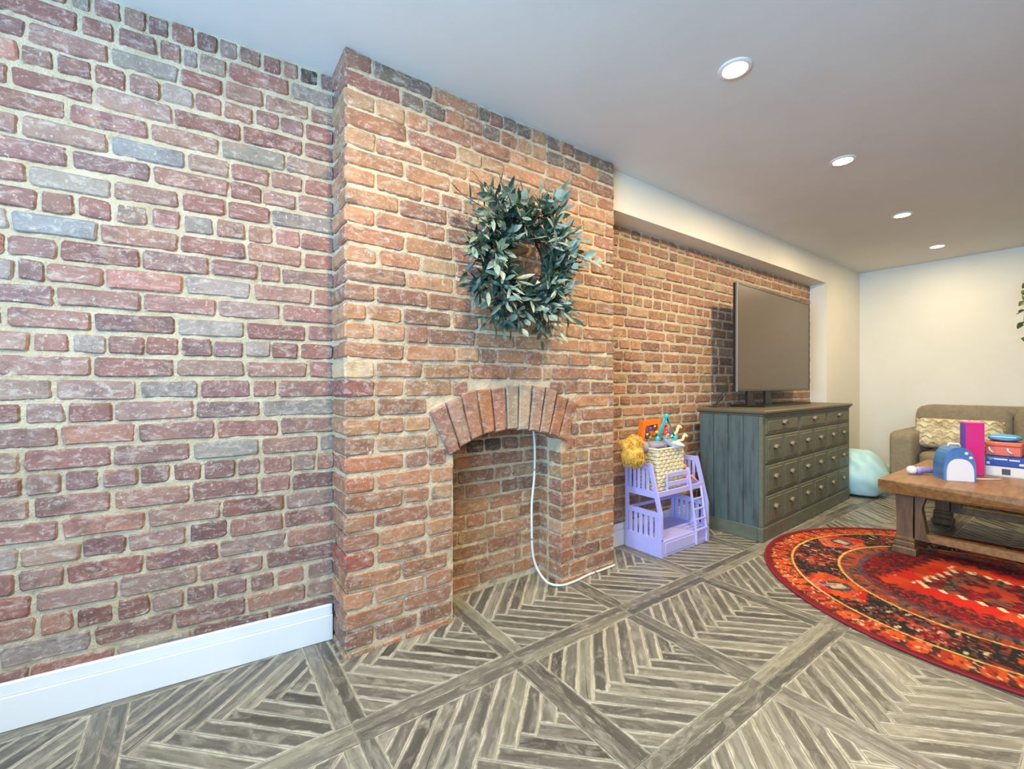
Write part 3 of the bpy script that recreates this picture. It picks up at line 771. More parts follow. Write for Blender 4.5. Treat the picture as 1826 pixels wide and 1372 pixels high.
# ------------------------------------------------------------------ toy bunk bed with basket and toys
M_LIL = mat('lilac_plastic', '#b3aeea', '#bcb7ec', 5, rough=.42)
def make_bunk():
    W_, D_, H_ = .515, .272, .548
    e = empty('toy_bunk_bed', (2.218, 1.583, 0), label='lilac plastic doll bunk bed with ladder beside the chimney breast', cat='toy bunk bed')
    def prof(z):      # front edge of the ends: upright below, leaning back above
        return 0 if z < .25 else .075*(z-.25)/(H_-.25)
    for x in (.011, W_-.011):
        s = MB()
        s.prism([(0, 0), (D_, 0), (D_, .105), (0, .105)], x-.010, x+.010, 0)            # solid foot
        s.prism([(0, .10), (.024, .10), (.024, .25), (.024+.075, H_), (.075, H_), (0, .25)], x-.009, x+.009, 0)
        s.prism([(D_-.022, .10), (D_, .10), (D_, H_+.002), (D_-.022, H_+.002)], x-.0085, x+.0085, 0)
        for z0, z1 in ((.232, .262), (.345, .385)): s.prism([(prof(z0)+.01, z0), (D_-.01, z0), (D_-.01, z1), (prof(z1)+.01, z1)], x-.008, x+.008, 0)
        s.prism([(prof(.515)+.008, .515), (D_-.004, .515), (D_-.004, H_-.001), (prof(H_)+.006, H_-.001)], x-.0072, x+.0072, 0)
        s.build('end_frame', M_LIL, e)
        for z0, z1, n in ((.10, .235, 6), (.38, .52, 5)):
            p = prof(z1)+.02
            for k in range(n):
                y = p+(D_-.02-p)*(k+.5)/n; m = MB(); m.box((x, y, (z0+z1)/2), (.009, (D_-.02-p)/n*.62, z1-z0), .002); m.build('slat', M_LIL, e)
    s = MB(); s.box((W_/2, D_/2, .094), (W_-.03, D_-.012, .010), .002); s.build('lower_deck', M_LIL, e)
    s = MB(); s.box((W_/2, .006, .048), (W_-.04, .012, .094), .002); s.box((W_/2, .0, .050), (W_-.08, .006, .062), .002); s.build('drawer_front', M_LIL, e)
    s = MB(); s.box((W_/2, D_-.006, .05), (W_-.04, .010, .1), .002); s.box((W_/2, D_-.006, .24), (W_-.04, .010, .022), .002); s.box((W_/2, D_-.006, .365), (W_-.04, .010, .03), .002); s.box((W_/2, D_-.006, .5), (W_-.04, .01, .03), .002); s.build('back_rail', M_LIL, e)
    s = MB(); s.box((W_/2, D_/2+.018, .362), (W_-.03, D_-.05, .010), .002); s.build('upper_deck', M_LIL, e)
    s = MB(); s.box((W_/2, .036, .366), (W_-.03, .012, .034), .002); s.build('front_rail', M_LIL, e)
    s = MB()
    s.box((.125, .046, .43), (.014, .010, .10), .002); s.box((.345, .048, .432), (.018, .012, .126), .002)
    for z in (.412, .468): s.box((.235, .048, z), (.215, .010, .030), .002)
    s.build('guard_rail', M_LIL, e)
    s = MB()
    for x in (.352, .468): s.tube([(x, .046, .49 if x < .4 else .37), (x, .030, .36), (x, -.006, .095), (x, -.008, .012)], .0085, 6)
    s.build('ladder_rail', M_LIL, e, smooth=True, angle=50)
    for k in range(4): m = MB(); m.box((.41, .018-.012*k+.004, .29-k*.062), (.11, .014, .010), .002); m.build('rung', M_LIL, e)
make_bunk()
def make_basket():
    x0, x1, y0, y1, z0, z1 = 2.285, 2.555, 1.655, 1.835, .372, .628
    e = empty('basket', ((x0+x1)/2, (y0+y1)/2, z0), label='cream woven basket full of toys on top of the lilac bunk bed', cat='basket')
    w_, d_, h_ = x1-x0, y1-y0, z1-z0
    mw = mat('seagrass', '#eadfbc', '#cbbb90', 40, rough=.7, lo=.4, hi=.7); mi = mat('basket_inside', '#8d7c58', rough=.8)
    s = MB()
    for a, b, c in (((0, -d_/2+.008, h_/2), (w_-.012, .006, h_), 0), ((0, d_/2-.008, h_/2), (w_-.012, .006, h_), 0), ((-w_/2+.008, 0, h_/2), (.006, d_-.012, h_), 0), ((w_/2-.008, 0, h_/2), (.006, d_-.012, h_), 0)): s.box(a, b)
    s.box((0, 0, .004), (w_-.014, d_-.014, .008)); s.build('shell', mi, e)
    wv = MB(); nz = 11
    for face in range(4):
        L = w_ if face % 2 == 0 else d_; n = 11 if face % 2 == 0 else 7
        for r in range(nz):
            for k in range(n):
                u = -L/2+(k+.5)*L/n; z = (r+.5)*h_/nz; o = .004 if (r+k) % 2 else 0
                c = [(u, -d_/2+.004-o, z), (w_/2-.004+o, u, z), (u, d_/2-.004+o, z), (-w_/2+.004-o, u, z)][face]
                dim = (L/n*1.05, .010, h_/nz*.92) if face % 2 == 0 else (.010, L/n*1.05, h_/nz*.92)
                wv.box(c, dim, .0035, Euler((0, random.uniform(-.15, .15), 0)) if face % 2 == 0 else Euler((random.uniform(-.15, .15), 0, 0)))
    o = wv.build('weave', mw, e); o['kind'] = 'stuff'
    s = MB(); P = [(-w_/2, -d_/2), (w_/2, -d_/2), (w_/2, d_/2), (-w_/2, d_/2)]; pts = []
    for i in range(4):
        for k in range(6): a, b = P[i], P[(i+1) % 4]; pts.append((a[0]+(b[0]-a[0])*k/6, a[1]+(b[1]-a[1])*k/6, h_))
    s.tube(pts, .008, 6, closed=True); s.build('rim', mw, e, smooth=True)
make_basket()
# contents
s = MB(); s.puff((0, 0, 0), (.16, .13, .055), 2.6, 8, .10, 3); 
tag(s.build('grey_bag', mat('grey_cloth', '#9d97a3', '#7b7688', 12, rough=.8), smooth=True, loc=(2.375, 1.742, .640)), 'crumpled grey cloth bag in the basket under the teal triangle', 'bag')
m = MB(); m.lathe([(.002, 0), (.035, .002), (.062, .018), (.070, .038), (.073, .040), (.067, .038), (.058, .020), (.032, .006), (.002, .004)], 28, M=Euler((.35, .15, 0)).to_matrix())
tag(m.build('toy_bowl', mat('pale_blue_plastic', '#cfe0ee', rough=.35), smooth=True, loc=(2.485, 1.70, .628)), 'pale blue shallow toy bowl tipped on the basket rim', 'bowl')
def make_triangle():
    e = empty('triangle_rattle', (2.472, 1.725, .668), math.radians(-8), label='teal plastic triangle rattle standing on the basket', cat='rattle')
    mt = mat('teal_plastic', '#26bccb', rough=.35); A = [(-.078, 0, .012), (.078, 0, .012), (.0, .0, .155)]
    s = MB(); s.tube([Vector(p) for p in A], .0115, 8, closed=True)
    s.build('frame', mt, e, smooth=True)
    for p in A: q = MB(); q.puff(p, (.036, .03, .036), 2, 4); q.build('corner_knob', mt, e, smooth=True)
    q = MB(); q.tube([(0, 0, .02), (0, 0, .14)], .002, 5); q.build('wire', mat('white_wire', '#ddd', rough=.4) if False else mat('white_wire', '#dddddd', rough=.4), e)
    for k, (x, z, c) in enumerate(((-.012, .045, '#d5342c'), (.016, .05, '#8a3d98'), (.0, .072, '#d9552b'), (.012, .035, '#e8b22c'), (-.006, .095, '#b92d4a'), (.024, .03, '#4d62c0'))):
        q = MB(); q.puff((x, .002, z), (.026, .022, .024), 2, 3); q.build('bead', mat('bead_%d' % k, c, rough=.35), e, smooth=True)
make_triangle()
def make_cube_toy():
    e = empty('activity_toy', (2.36, 1.775, .66), math.radians(-10), label='orange activity toy with purple flower and beads behind the teal triangle', cat='toy')
    mo = mat('orange_plastic', '#e8751c', rough=.4); my = mat('yellow_plastic', '#e3b62e', rough=.4); mp = mat('purple_plastic', '#6c2c6f', rough=.4)
    s = MB(); s.prism([(-.085, 0), (-.06, 0), (-.045, .105), (.055, .115), (.07, .02), (.09, .02), (.08, .145), (-.065, .135)], -.02, .02); s.build('frame', mo, e)
    s = MB(); s.box((.0, .012, .07), (.13, .012, .10), .004); s.build('back_panel', my, e)
    for x, z in ((-.03, .05), (.035, .10)):
        q = MB()
        for k in range(5): a = 2*math.pi*k/5; q.puff((x+.020*math.cos(a), -.006, z+.020*math.sin(a)), (.026, .016, .026), 2, 3)
        q.build('flower', mp, e, smooth=True); q = MB(); q.puff((x, -.014, z), (.018, .014, .018), 2, 3); q.build('flower_centre', my, e, smooth=True)
    for k, (x, z, c) in enumerate(((-.05, .09, '#d23d2a'), (.0, .085, '#7c3a86'), (.03, .045, '#d23d2a'), (.0, .025, '#6a9a35'), (.055, .06, '#e3b62e'))):
        q = MB(); q.puff((x, -.010, z), (.028, .022, .024), 2.4, 3); q.build('bead', mat('cube_bead_%d' % k, c, rough=.4), e, smooth=True)
make_cube_toy()
M_SKIN = mat('doll_skin', '#e3b08a', rough=.45)
def make_doll():
    e = empty('doll', (2.215, 1.655, .552), label='doll with big curly golden hair lying head down over the bunk bed end', cat='doll')
    mh = mat('golden_hair', '#e8bd58', '#cf9a3a', 30, rough=.5, lo=.35, hi=.65)
    s = MB()
    for c, r in (((-.125, .03, .055), .074), ((-.085, .055, .125), .056), ((-.15, .06, .115), .040)):
        s.puff(c, (r*1.7, r*1.6, r*1.6), 2.1, 7, .12, 5)
        n = int(260*(r/.074)**2)
        for k in range(n):
            d = Vector((random.gauss(0, 1), random.gauss(0, 1), random.gauss(0, 1))).normalized(); p = Vector(c)+d*r*.78
            t = d.orthogonal().normalized(); b = d.cross(t); a0 = random.uniform(0, 6.3); rad = random.uniform(.004, .009); pts = []
            for i in range(8):
                a = a0+i*.95; pts.append(p+d*(i*.0022)+(t*math.cos(a)+b*math.sin(a))*rad+Vector((0, 0, -.00015*i*i)))
            s.tube(pts, [.0022]*7+[.0008], 3, cap=False)
    o = s.build('hair', mh, e, smooth=True); o['kind'] = 'stuff'; o['label'] = 'curly golden hair'
    s = MB(); s.puff((-.10, .06, .075), (.10, .10, .11), 2.2, 6); s.build('head', M_SKIN, e, smooth=True)
    s = MB(); s.tube([(-.06, .07, .075), (-.02, .08, .085), (.03, .09, .09), (.10, .10, .085)], [.02, .034, .038, .03], 10); s.build('dress', mat('mauve_cloth', '#8e82a0', '#b9b0c0', 20, rough=.8), e, smooth=True)
make_doll()
def make_doll_legs():
    e = empty('doll', (2.50, 1.745, .630), label='pale doll lying in the basket with both bare feet sticking out', cat='doll')
    mc = mat('pale_doll_skin', '#ead2a0', rough=.45)
    s = MB(); s.puff((-.045, .02, .0), (.11, .07, .06), 2.6, 6, .05, 2); s.build('dress', mat('white_cloth', '#e6e3e6', rough=.8), e, smooth=True)
    for p in (((0, .01, .01), (.06, -.005, .055), (.098, -.012, .085), (.112, -.014, .118)), ((0, -.02, 0), (.065, -.035, .022), (.112, -.045, .030), (.124, -.05, .062))):
        q = MB(); q.tube(p, [.017, .012, .0095, .0095], 8)
        f = Vector(p[-1]); q.puff(f+Vector((.012, -.004, -.002)), (.042, .018, .020), 2.3, 4, rot=Euler((0, .5, -.2))); q.build('leg', mc, e, smooth=True)
make_doll_legs()
def make_peach():
    e = empty('toy_figure', (2.655, 1.70, .374), label='small peach toy figure sitting behind the bunk bed guard rail', cat='toy')
    mp = mat('peach_plastic', '#e79a84', rough=.5)
    s = MB(); s.puff((0, .02, .045), (.05, .04, .075), 2.5, 5); s.build('body', mp, e, smooth=True)
    s = MB(); s.puff((0, .02, .10), (.045, .042, .045), 2.1, 5); s.build('head', mp, e, smooth=True)
    for a in (-1, 1): q = MB(); q.tube([(a*.012, .005, .02), (a*.02, -.03, .045), (a*.03, -.055, .015)], [.012, .011, .010], 8); q.build('leg', mp, e, smooth=True)
make_peach()

# ------------------------------------------------------------------ coffee table and what stands on it
M_WOOD = mat('brown_oak', '#9c7546', '#7c5832', 5, (1.2, 9, 9), rough=.42, bmp=.15, bscale=30)
M_WOOD_D = mat('brown_oak_leg', '#75573c', '#584029', 5, (7, 7, 1.2), rough=.5, bmp=.15, bscale=30)
TZ = .452
def make_table():
    x0, x1, y0, y1 = 3.375, 4.575, .05, .868
    e = empty('coffee_table', ((x0+x1)/2, (y0+y1)/2, .009), label='chunky brown wooden coffee table with square footed legs on the round rug', cat='coffee table')
    W_, D_ = x1-x0, y1-y0; H_ = TZ-.009
    s = MB(); nb = 5
    pr = [(-D_/2, H_), (-D_/2, H_-.05), (-D_/2+.028, H_-.078), (D_/2-.028, H_-.078), (D_/2, H_-.05), (D_/2, H_)]
    V = []
    for sx in (-1, 1):
        for (y, z) in pr:
            ins = .028 if z < H_-.06 else 0; V.append((sx*(W_/2-ins), y, z))
    n = len(pr); s.add(V, [tuple(range(n)), tuple(range(n, 2*n))]+[(i, (i+1) % n, n+(i+1) % n, n+i) for i in range(n)]); s.build('tabletop', M_WOOD, e)
    lx, ly = W_/2-.125, D_/2-.105
    for sx in (-1, 1):
        for sy in (-1, 1):
            q = MB(); cx, cy = sx*lx, sy*ly
            q.lathe([(.074, 0), (.078, .004), (.078, .034), (.072, .040), (.064, .044), (.068, .050), (.068, .070), (.060, .078), (.066, .084), (.066, .094), (.054, .104), (.052, .20), (.058, H_-.10), (.064, H_-.078)], 4, (cx, cy, 0), Euler((0, 0, math.pi/4)).to_matrix())
            q.build('leg', M_WOOD_D, e)
            q = MB(); q.prism([(cx-sx*.05, H_-.078), (cx-sx*.05, .10), (cx-sx*.075, .10), (cx-sx*.11, H_-.078)] if False else [(cy-sy*.045, H_-.079), (cy-sy*.045, .095), (cy-sy*.115, .095), (cy-sy*.10, .12), (cy-sy*.075, H_-.16), (cy-sy*.095, H_-.079)], cx-.03, cx+.03, 0); q.build('bracket', M_WOOD_D, e)
        q = MB(); q.box((sx*lx, 0, .115), (.05, 2*ly-.09, .045), .004); q.build('stretcher', M_WOOD, e)
make_table()
def make_talkie():
    e = empty('toy_speaker', (3.76, .598, TZ), math.radians(-58), label='blue rounded toy speaker box with white arched front on the coffee table', cat='toy')
    mb = mat('blue_plastic', '#4a72b2', '#5b90c2', 6, rough=.35); mw = mat('white_face', '#e9e5ea', rough=.35)
    def arch(w, h, n=14, p=2.4):
        return [(-w, 0)]+[(-w*abs(math.cos(a))**(2/p)*(1 if math.cos(a) > 0 else -1), h*.30+h*.70*abs(math.sin(a))**(2/p)) for a in np.linspace(0, math.pi, n)]+[(w, 0)]
    s = MB(); s.prism(arch(.074, .2), -.065, .065); s.build('case', mb, e)
    s = MB(); s.prism(arch(.062, .132), -.073, -.063); s.build('face_plate', mw, e)
    s = MB(); s.tube([(-.03, 0, .198), (-.022, 0, .215), (.022, 0, .215), (.03, 0, .198)], .006, 6); s.build('handle', mw, e, smooth=True)
    for x, z in ((.03, .165), (.05, .14)): q = MB(); q.puff((x, -.066, z), (.018, .010, .018), 2, 3); q.build('button', mw, e, smooth=True)
make_talkie()
def make_mic():
    e = empty('toy_microphone', (3.815, .712, TZ), math.radians(-40), label='toy microphone with white head lying on the coffee table', cat='microphone')
    Mx = Euler((0, math.pi/2, 0)).to_matrix()
    s = MB(); s.puff((-.115, 0, .028), (.056, .054, .054), 2, 5); s.build('head', mat('mic_white', '#ece8ee', rough=.4), e, smooth=True)
    s = MB(); s.lathe([(.020, 0), (.024, .01), (.024, .018), (.019, .05), (.016, .15)], 14, (-.092, 0, .026), Mx); s.build('handle', mat('mic_lilac', '#7f78b8', '#a9a3d6', 20, rough=.4), e, smooth=True)
    s = MB(); s.box((-.03, 0, .046), (.06, .012, .006), .002); s.build('switch_plate', mat('mic_coral', '#e0907c', rough=.4), e)
make_mic()
def make_pinkbox():
    e = empty('doll_box', (4.02, .555, TZ), math.radians(-58), label='tall pink and purple box standing upright on the coffee table', cat='box')
    s = MB(); s.box((0, 0, .168), (.088, .066, .334), .002); s.build('carton', mat('pink_card', '#e2277f', '#d83a90', 4, rough=.35), e)
    s = MB(); s.box((-.0452, 0, .168), (.003, .064, .326), .0008); s.build('side_print', mat('purple_card', '#8a4fb0', '#6f5fc0', 6, (1, 1, .5), rough=.35), e)
    s = MB(); s.box((0, 0, .337), (.085, .063, .006), .001); s.build('top_flap', mat('pale_pink_card', '#e38fb4', rough=.4), e)
make_pinkbox()
def game(name, z, w_, d_, h_, c, label, x, y, rz, kind):
    e = empty(name, (x, y, z), rz, label=label, cat='board game', group='game boxes stacked on the coffee table')
    m = mat(name+'_'+kind, c, rough=.35)
    s = MB(); s.box((0, 0, h_*.35), (d_-.006, w_-.006, h_*.7), .001); s.build('tray', m, e)
    s = MB(); s.box((0, 0, h_*.55), (d_, w_, h_*.9), .0015); s.build('lid', m, e)
    return e
GX, GR = 4.235, 0
mwp = mat('pale_print', '#d8dcf0', rough=.4)
g = game('game_box', TZ, .42, .30, .062, '#e4e0da', 'white flat game box at the bottom of the stack beside the pink box', GX, .295, 0, 'white')
s = MB(); s.box((-.1508, .123, .032), (.001, .036, .036)); tag(s.build('spine_print', mat('dark_print', '#47454a', rough=.4), g), 'dark square print')
g = game('game_box', TZ+.063, .43, .30, .062, '#26459c', 'blue game box with pale lettering strip, second in the stack beside the pink box', GX+.002, .293, .01, 'blue')
for y, z, ww, hh in ((.149, .046, .056, .009), (.092, .044, .043, .009), (.203, .018, .014, .016), (.062, .020, .022, .014)):
    s = MB(); s.box((-.1508, y, z), (.001, ww, hh)); s.build('spine_print', mwp, g)
s = MB(); s.prism([(.212, .054), (.172, .054), (.182, .042), (.195, .036)], -.1512, -.1502, 0); s.build('spine_logo', mat('green_print', '#6fa09a', rough=.4), g)
e = empty('toy_suitcase', (GX-.02, .434, TZ+.1265), 0, label='coral red toy carry case with two white latches on the game boxes', cat='toy case')
mc = mat('coral_plastic', '#dd6d55', rough=.4)
s = MB(); s.box((0, 0, .030), (.22, .155, .060), .006); s.build('lower_shell', mc, e)
s = MB(); s.box((0, 0, .0735), (.224, .159, .026), .006); s.build('lid', mc, e)
for y in (.046, -.032): s = MB(); s.tube([(-.113, y+.012, .052), (-.124, y+.008, .035), (-.124, y-.006, .022), (-.113, y-.008, .02)], .0045, 6); s.build('latch', mat('white_latch', '#ece9e4', rough=.4), e, smooth=True)
e = empty('blue_bag', (GX-.01, .437, TZ+.2145), label='light blue soft pouch lying on the coral carry case', cat='pouch')
s = MB(); s.puff((0, 0, .02), (.17, .145, .042), 2.6, 7, .06, 4); s.build('body', mat('sky_cloth', '#4d9fce', rough=.7), e, smooth=True)
s = MB(); s.tube([(-.075, -.055, .028), (-.085, 0, .030), (-.075, .055, .028)], .003, 5); s.build('zip', mat('zip_white', '#cfe0ea', rough=.5), e)
s = MB(); s.tube([(3.80, .545, TZ+.0045), (3.93, .42, TZ+.0045)], .0042, 8); tag(s.build('wand', mat('white_stick', '#efe6dc', rough=.4), smooth=True), 'thin white stick lying in front of the pink box', 'stick')

# ------------------------------------------------------------------ sofa, cushion, bean bag
M_SOFA = mat('taupe_fabric', '#968870', '#877a62', 30, rough=.9, bmp=.2, bscale=220, sheen=.1)
def make_sofa():
    x0, x1, ya, yb = 5.17, 6.10, 1.25, -1.0
    e = empty('sofa', ((x0+x1)/2, (ya+yb)/2, 0), label='taupe fabric sofa with loose back cushions against the back wall', cat='sofa')
    cx, cy = (x0+x1)/2, (ya+yb)/2
    def L(x, y, z): return (x-cx, y-cy, z)
    s = MB(); s.box(L(x0+.46, cy, .20), (.86, ya-yb-.30, .22), .02); s.build('base', M_SOFA, e)
    s = MB(); s.puff(L(x1-.11, cy, .42), (.2, ya-yb-.1, .82), 9, 8); s.build('back', M_SOFA, e, smooth=True)
    for y in (ya-.085, yb+.085): s = MB(); s.puff(L(x0+.45, y, .345), (.92, .175, .51), 12, 10); s.build('arm', M_SOFA, e, smooth=True)
    for k in range(3):
        c = ya-.18-.63*(k+.5); s = MB(); s.puff(L(x0+.36, c, .355), (.72, .625, .15), 6, 8, .01, k); s.build('seat_cushion', M_SOFA, e, smooth=True)
        c = ya-.055-.645*(k+.5)+.0
        s = MB(); s.puff(L(x1-.27, c, .615), (.22, .640, .44), 5, 9, .02, k+4, rot=Euler((0, .12, 0))); s.build('back_cushion', M_SOFA, e, smooth=True)
    for x in (x0+.08, x1-.08):
        for y in (ya-.1, yb+.1): s = MB(); s.box(L(x, y, .048), (.06, .06, .096), .006); s.build('foot', M_WOOD_D, e)
make_sofa()
def make_pillow():
    e = empty('throw_pillow', (5.46, .845, .425), math.radians(4), label='cream tufted lumbar pillow leaning on the sofa arm end', cat='pillow')
    m = mat('cream_boucle', '#ebe0ba', '#b29c78', 10, (1, 1, 1.4), rough=.95, lo=.42, hi=.62, bmp=.5, bscale=60)
    def pinch(p):
        a = abs(p.y)/.30; b = abs(p.z)/.14; k = 1-.55*max(a, b)**4; return Vector((p.x*max(.25, k), p.y*(1-.05*b*b), p.z*(1+.10*a*a)))
    s = MB(); s.puff((0, 0, .16), (.16, .54, .26), 7, 16, .02, 9, rot=Euler((0, .28, 0)), f=pinch); s.build('cover', m, e, smooth=True)
    mt = mat('cream_tuft', '#e4d9b4', '#c3ae82', 40, rough=.95); s = MB(); Rm = Euler((0, .28, 0)).to_matrix()
    for a in (-1, 1):
        for k in range(90):
            z = (k/89-.5)*.28; p = Rm @ Vector((-.0+random.uniform(-.012, .012), a*.262, z*.9))+Vector((0, 0, .16)); q = p+Vector((random.uniform(-.012, .012), a*random.uniform(.008, .02), random.uniform(-.012, .012)))
            s.tube([p, q], [.0035, .0015], 4)
    for k in range(5):
        for j in range(120):
            y = (j/119-.5)*.50; z = (-.10+k*.05)+.012*math.sin(j*.35+k*1.5); p = Rm @ Vector((-.078*(1-.5*(abs(y)/.3)**4), y, z))+Vector((0, 0, .16)); s.tube([p, p+Vector((-.010, random.uniform(-.008, .008), random.uniform(-.008, .008)))], [.0045, .002], 4)
    o = s.build('tufts', mt, e); o['kind'] = 'stuff'
make_pillow()
def make_beanbag():
    e = empty('bean_bag', (5.05, 1.445, 0), label='pale aqua bean bag slumped on the floor between chest and sofa', cat='bean bag')
    m = mat('aqua_vinyl', '#b5dde0', '#a6d0d6', 3, rough=.45)
    def f(p):
        k = 1-.28*max(0, p.z/.23) ; return Vector((p.x*k, p.y*k, p.z if p.z > -.17 else -.17-(p.z+.17)*-.2))
    s = MB(); s.puff((0, 0, .195), (.47, .47, .46), 2.5, 14, .07, 12, f=f); s.build('body', m, e, smooth=True)
    s = MB()
    for k in range(6):
        a = 2*math.pi*k/6+.3; pts = []
        for i in range(9):
            ph = -.6+i*.24; r = .229*math.cos(ph)**.8*(1-.16*max(0, math.sin(ph))); pts.append((r*math.cos(a)*1.01, r*.95*math.sin(a), .19+.215*math.sin(ph)))
        s.tube(pts, .003, 5)
    s.build('seam', m, e, smooth=True)
make_beanbag()

# ------------------------------------------------------------------ wreath on the chimney breast
def make_wreath():
    X0, Z0, Yp = 1.190, 1.590, Y_CH-.095
    e = empty('wreath', (X0, Yp, Z0), label='large olive and eucalyptus leaf wreath hanging on the chimney breast', cat='wreath')
    mt = mat('twig_brown', '#5a4634', '#3b2d22', 30, rough=.8)
    ml, t, b = nt('grey_green_leaf'); oi = N(t, 'ShaderNodeObjectInfo'); tc = N(t, 'ShaderNodeTexCoord')
    geo = N(t, 'ShaderNodeNewGeometry')
    col = mixc(t, oi.outputs['Color'], (.30, .38, .34, 1), math_(t, 'MULTIPLY', geo.outputs['Backfacing'], .55))
    t.links.new(mixc(t, col, (.02, .05, .04, 1), ramp(t, noise(t, tc.outputs['Object'], 40, 3), .5, .75, 0, .4)), b.inputs['Base Color']); b.inputs['Roughness'].default_value = .42
    ma = mat('grey_green_foliage', '#28463a', '#48635a', 25, rough=.45)
    RW = .160
    s = MB()
    for k in range(9):
        ph = random.uniform(0, 6.3); w1 = random.choice((3, 4, 5)); pts = []
        for i in range(72):
            a = 2*math.pi*i/72; r = RW+.028*math.cos(a*w1+ph); pts.append((r*math.cos(a), .026*math.sin(a*w1+ph), r*math.sin(a)))
        s.tube(pts, .006, 5, closed=True)
    s.build('twig_hoop', mt, e, smooth=True)
    def leaf_mesh(L, W, fold, curl, nm):
        st = [(0, .12), (.18, .62), (.45, 1.0), (.72, .78), (.92, .30), (1, .0)]; V = []; F = []
        for u, w_ in st:
            x = L*u; z = curl*L*u*u
            for q in (-1, 0, 1): V.append((x, q*W/2*w_, z+abs(q)*fold*W*w_))
        for i in range(len(st)-1):
            for q in (0, 1): F.append((i*3+q, i*3+q+1, i*3+q+4, i*3+q+3))
        return V, F
    kinds = [leaf_mesh(.078, .021, .18, .15, 0), leaf_mesh(.070, .018, .12, -.12, 1), leaf_mesh(.052, .034, .10, .12, 2), leaf_mesh(.060, .026, .2, -.2, 3), leaf_mesh(.044, .036, .06, .05, 4)]
    MEs = []
    for V, F in kinds:
        me = bpy.data.meshes.new('leaf'); me.from_pydata(V, [], F); me.polygons.foreach_set('use_smooth', [True]*len(F)); me.materials.append(ml); MEs.append(me)
    leaves = []; tw = MB()
    for k in range(128):
        a = 2*math.pi*k/128+random.uniform(-.1, .1); rad = Vector((math.cos(a), 0, math.sin(a))); tan = Vector((-math.sin(a), 0, math.cos(a)))
        tor = random.uniform(-2.2, 2.2); out = rad*math.cos(tor)+Vector((0, -1, 0))*abs(math.sin(tor))*.8+Vector((0, .25, 0))*(math.sin(tor) < -.6)
        d = (out*random.uniform(.7, 1.1)+tan*random.uniform(.35, 1.1)*random.choice((1, 1, 1, -1))).normalized()
        sz = random.uniform(.12, .20)
        if math.cos(tor) < 0: sz *= .62
        if math.sin(a) > .3: sz *= 1.22
        p = rad*RW+out*.02; pts = []; g = Vector((0, .02, -.10)); kind = random.choice((0, 0, 1, 1, 2, 3, 4))
        for i in range(7):
            u = i/6; q = p+d*sz*u+g*sz*u*u*1.2
            if q.y > .075: q.y = .075
            pts.append(q)
        tw.tube(pts, [.0022]*6+[.001], 4)
        for i in range(1, 7):
            for sd in ((-1, 1) if i < 6 else (0,)):
                if sd and random.random() < .12: continue
                ax = (pts[i]-pts[i-1]).normalized(); nrm = (ax.orthogonal()).normalized(); nrm = Matrix.Rotation(i*1.5+k, 3, ax) @ nrm
                dr = (ax*(.6 if sd else 1)+nrm*sd*.8+Vector((0, -.25, 0))).normalized(); up = (Vector((0, -1, .35))-dr*dr.dot(Vector((0, -1, .35))))
                up = (up.normalized()+Vector((random.uniform(-.7, .7), random.uniform(-.4, .4), random.uniform(-.7, .7)))); up = (up-dr*dr.dot(up)).normalized()
                sidev = up.cross(dr); M = Matrix((dr, sidev, up)).transposed()
                leaves.append((pts[i], M, kind, random.uniform(.75, 1.15)))
    tw.build('twigs', mt, e)['kind'] = 'stuff'
    leaves.sort(key=lambda q: q[0].y+random.uniform(-.02, .02))
    LC = [lin(c) for c in ('#3c5738', '#4d6843', '#314e34', '#6a7f5e', '#8d9c84', '#2c4730', '#4a683a', '#5c7259')]
    rest = MB()
    for i, (p, M, kd, sc) in enumerate(leaves):
        if p.y > .06 : p.y = .06
        if i < 300:
            o = bpy.data.objects.new('leaf', MEs[kd]); COL.objects.link(o); o.parent = e; o.location = p; o.rotation_euler = M.to_euler(); o.scale = (sc, sc, sc); o.color = (*random.choice(LC), 1)
        else:
            V, F = kinds[kd]; rest.add([M @ (Vector(v)*sc)+p for v in V], F)
    rest.build('foliage', ma, e, smooth=True)['kind'] = 'stuff'
    s = MB(); s.puff((.055, -.055, -.115), (.062, .014, .040), 3, 5, .05, 3, rot=Euler((.2, .25, .3))); tag(s.build('tag', mat('white_tag', '#e4ddd2', rough=.6), e, smooth=True), 'small white tag')
make_wreath()

# ------------------------------------------------------------------ white cable out of the fire recess
CP = [(1.425, 1.80, .812), (1.432, 1.795, .70), (1.425, 1.79, .55), (1.405, 1.785, .42), (1.392, 1.77, .30), (1.392, 1.762, .17), (1.408, 1.745, .085), (1.44, 1.70, .022), (1.50, 1.66, .0065), (1.60, 1.655, .0065), (1.70, 1.668, .0065), (1.80, 1.668, .0065), (1.915, 1.672, .0065)]
def cat(P, n=6):
    P = [Vector(p) for p in P]; out = []
    for i in range(len(P)-1):
        a, b, c, d = P[max(0, i-1)], P[i], P[i+1], P[min(len(P)-1, i+2)]
        for k in range(n):
            u = k/n; out.append(.5*((2*b)+(c-a)*u+(2*a-5*b+4*c-d)*u*u+(3*b-a-3*c+d)*u**3))
    return out+[P[-1]]
s = MB(); s.tube(cat(CP), .0062, 8)
e = tag(s.build('cable', mat('white_cable', '#d8d6d0', rough=.45), smooth=True), 'white cable hanging out of the fire recess and along the chimney foot', 'cable')
s = MB()
for p in ((1.4255, 1.7885, .585), (1.3925, 1.7645, .235), (1.75, 1.668, .0075)): s.puff(p, (.018, .014, .010), 4, 3)
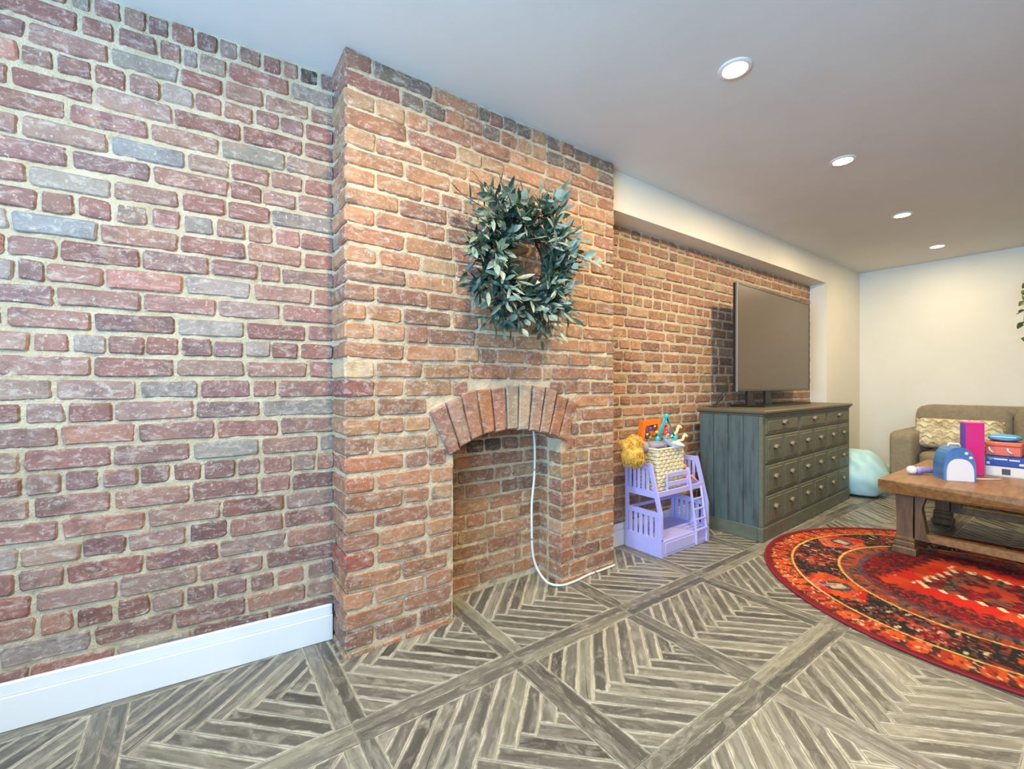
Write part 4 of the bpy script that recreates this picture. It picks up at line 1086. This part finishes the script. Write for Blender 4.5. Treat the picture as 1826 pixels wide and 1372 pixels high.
s.build('cable_clip', mat('grey_clip', '#8d8a84', rough=.5), e)

# ------------------------------------------------------------------ hanging plant at the right edge
def make_plant():
    x, y = 5.55, .22
    e = empty('hanging_plant', (x, y, CEIL), label='leafy green trailing plant hanging at the right edge before the back wall', cat='plant')
    s = MB(); s.lathe([(.002, -.52), (.07, -.52), (.10, -.42), (.112, -.36), (.112, -.35), (.104, -.35), (.095, -.42), (.002, -.43)], 28); s.build('pot', mat('cream_ceramic', '#d8cfc0', rough=.4), e, smooth=True)
    s = MB()
    for k in range(3): a = 2.1*k; s.tube([(.106*math.cos(a), .106*math.sin(a), -.36), (0, 0, -.05)], .002, 5)
    s.tube([(0, 0, -.05), (0, 0, 0)], .003, 5); s.build('cord', mat('jute_cord', '#a08a66', rough=.8), e)
    ml = mat('ivy_leaf', '#6b7a35', '#4e5c2a', 30, rough=.5); V = [(0, 0, 0), (.022, .018, .004), (.018, .026, .002), (.042, .014, .0), (.056, 0, -.004), (.042, -.014, 0), (.018, -.026, .002), (.022, -.018, .004), (.028, 0, -.004)]
    F = [(0, 1, 8), (1, 2, 3, 8), (3, 4, 8), (4, 5, 8), (5, 6, 7, 8), (7, 0, 8)]
    me = bpy.data.meshes.new('leaf'); me.from_pydata(V, [], F); me.materials.append(ml); st = MB()
    for k in range(16):
        a = 2*math.pi*k/16+random.uniform(-.15, .15); Ln = random.uniform(.26, .55); pts = []
        for i in range(9):
            u = i/8; r = .10+.12*math.sin(min(1, u*2.2)*math.pi/2)+.03*u; pts.append(Vector((r*math.cos(a+u*.4), r*math.sin(a+u*.4), -.36+.03*math.sin(u*8)*(1-u)-Ln*u*u)))
        st.tube(pts, .0018, 4)
        for i in range(1, 9):
            o = bpy.data.objects.new('leaf', me); COL.objects.link(o); o.parent = e; o.location = pts[i]; o.rotation_euler = (random.uniform(-.8, .8), random.uniform(.2, 1.2), a+random.uniform(-1.2, 1.2)); o.scale = [random.uniform(.8, 1.25)]*3
    st.build('vine', ml, e)
make_plant()
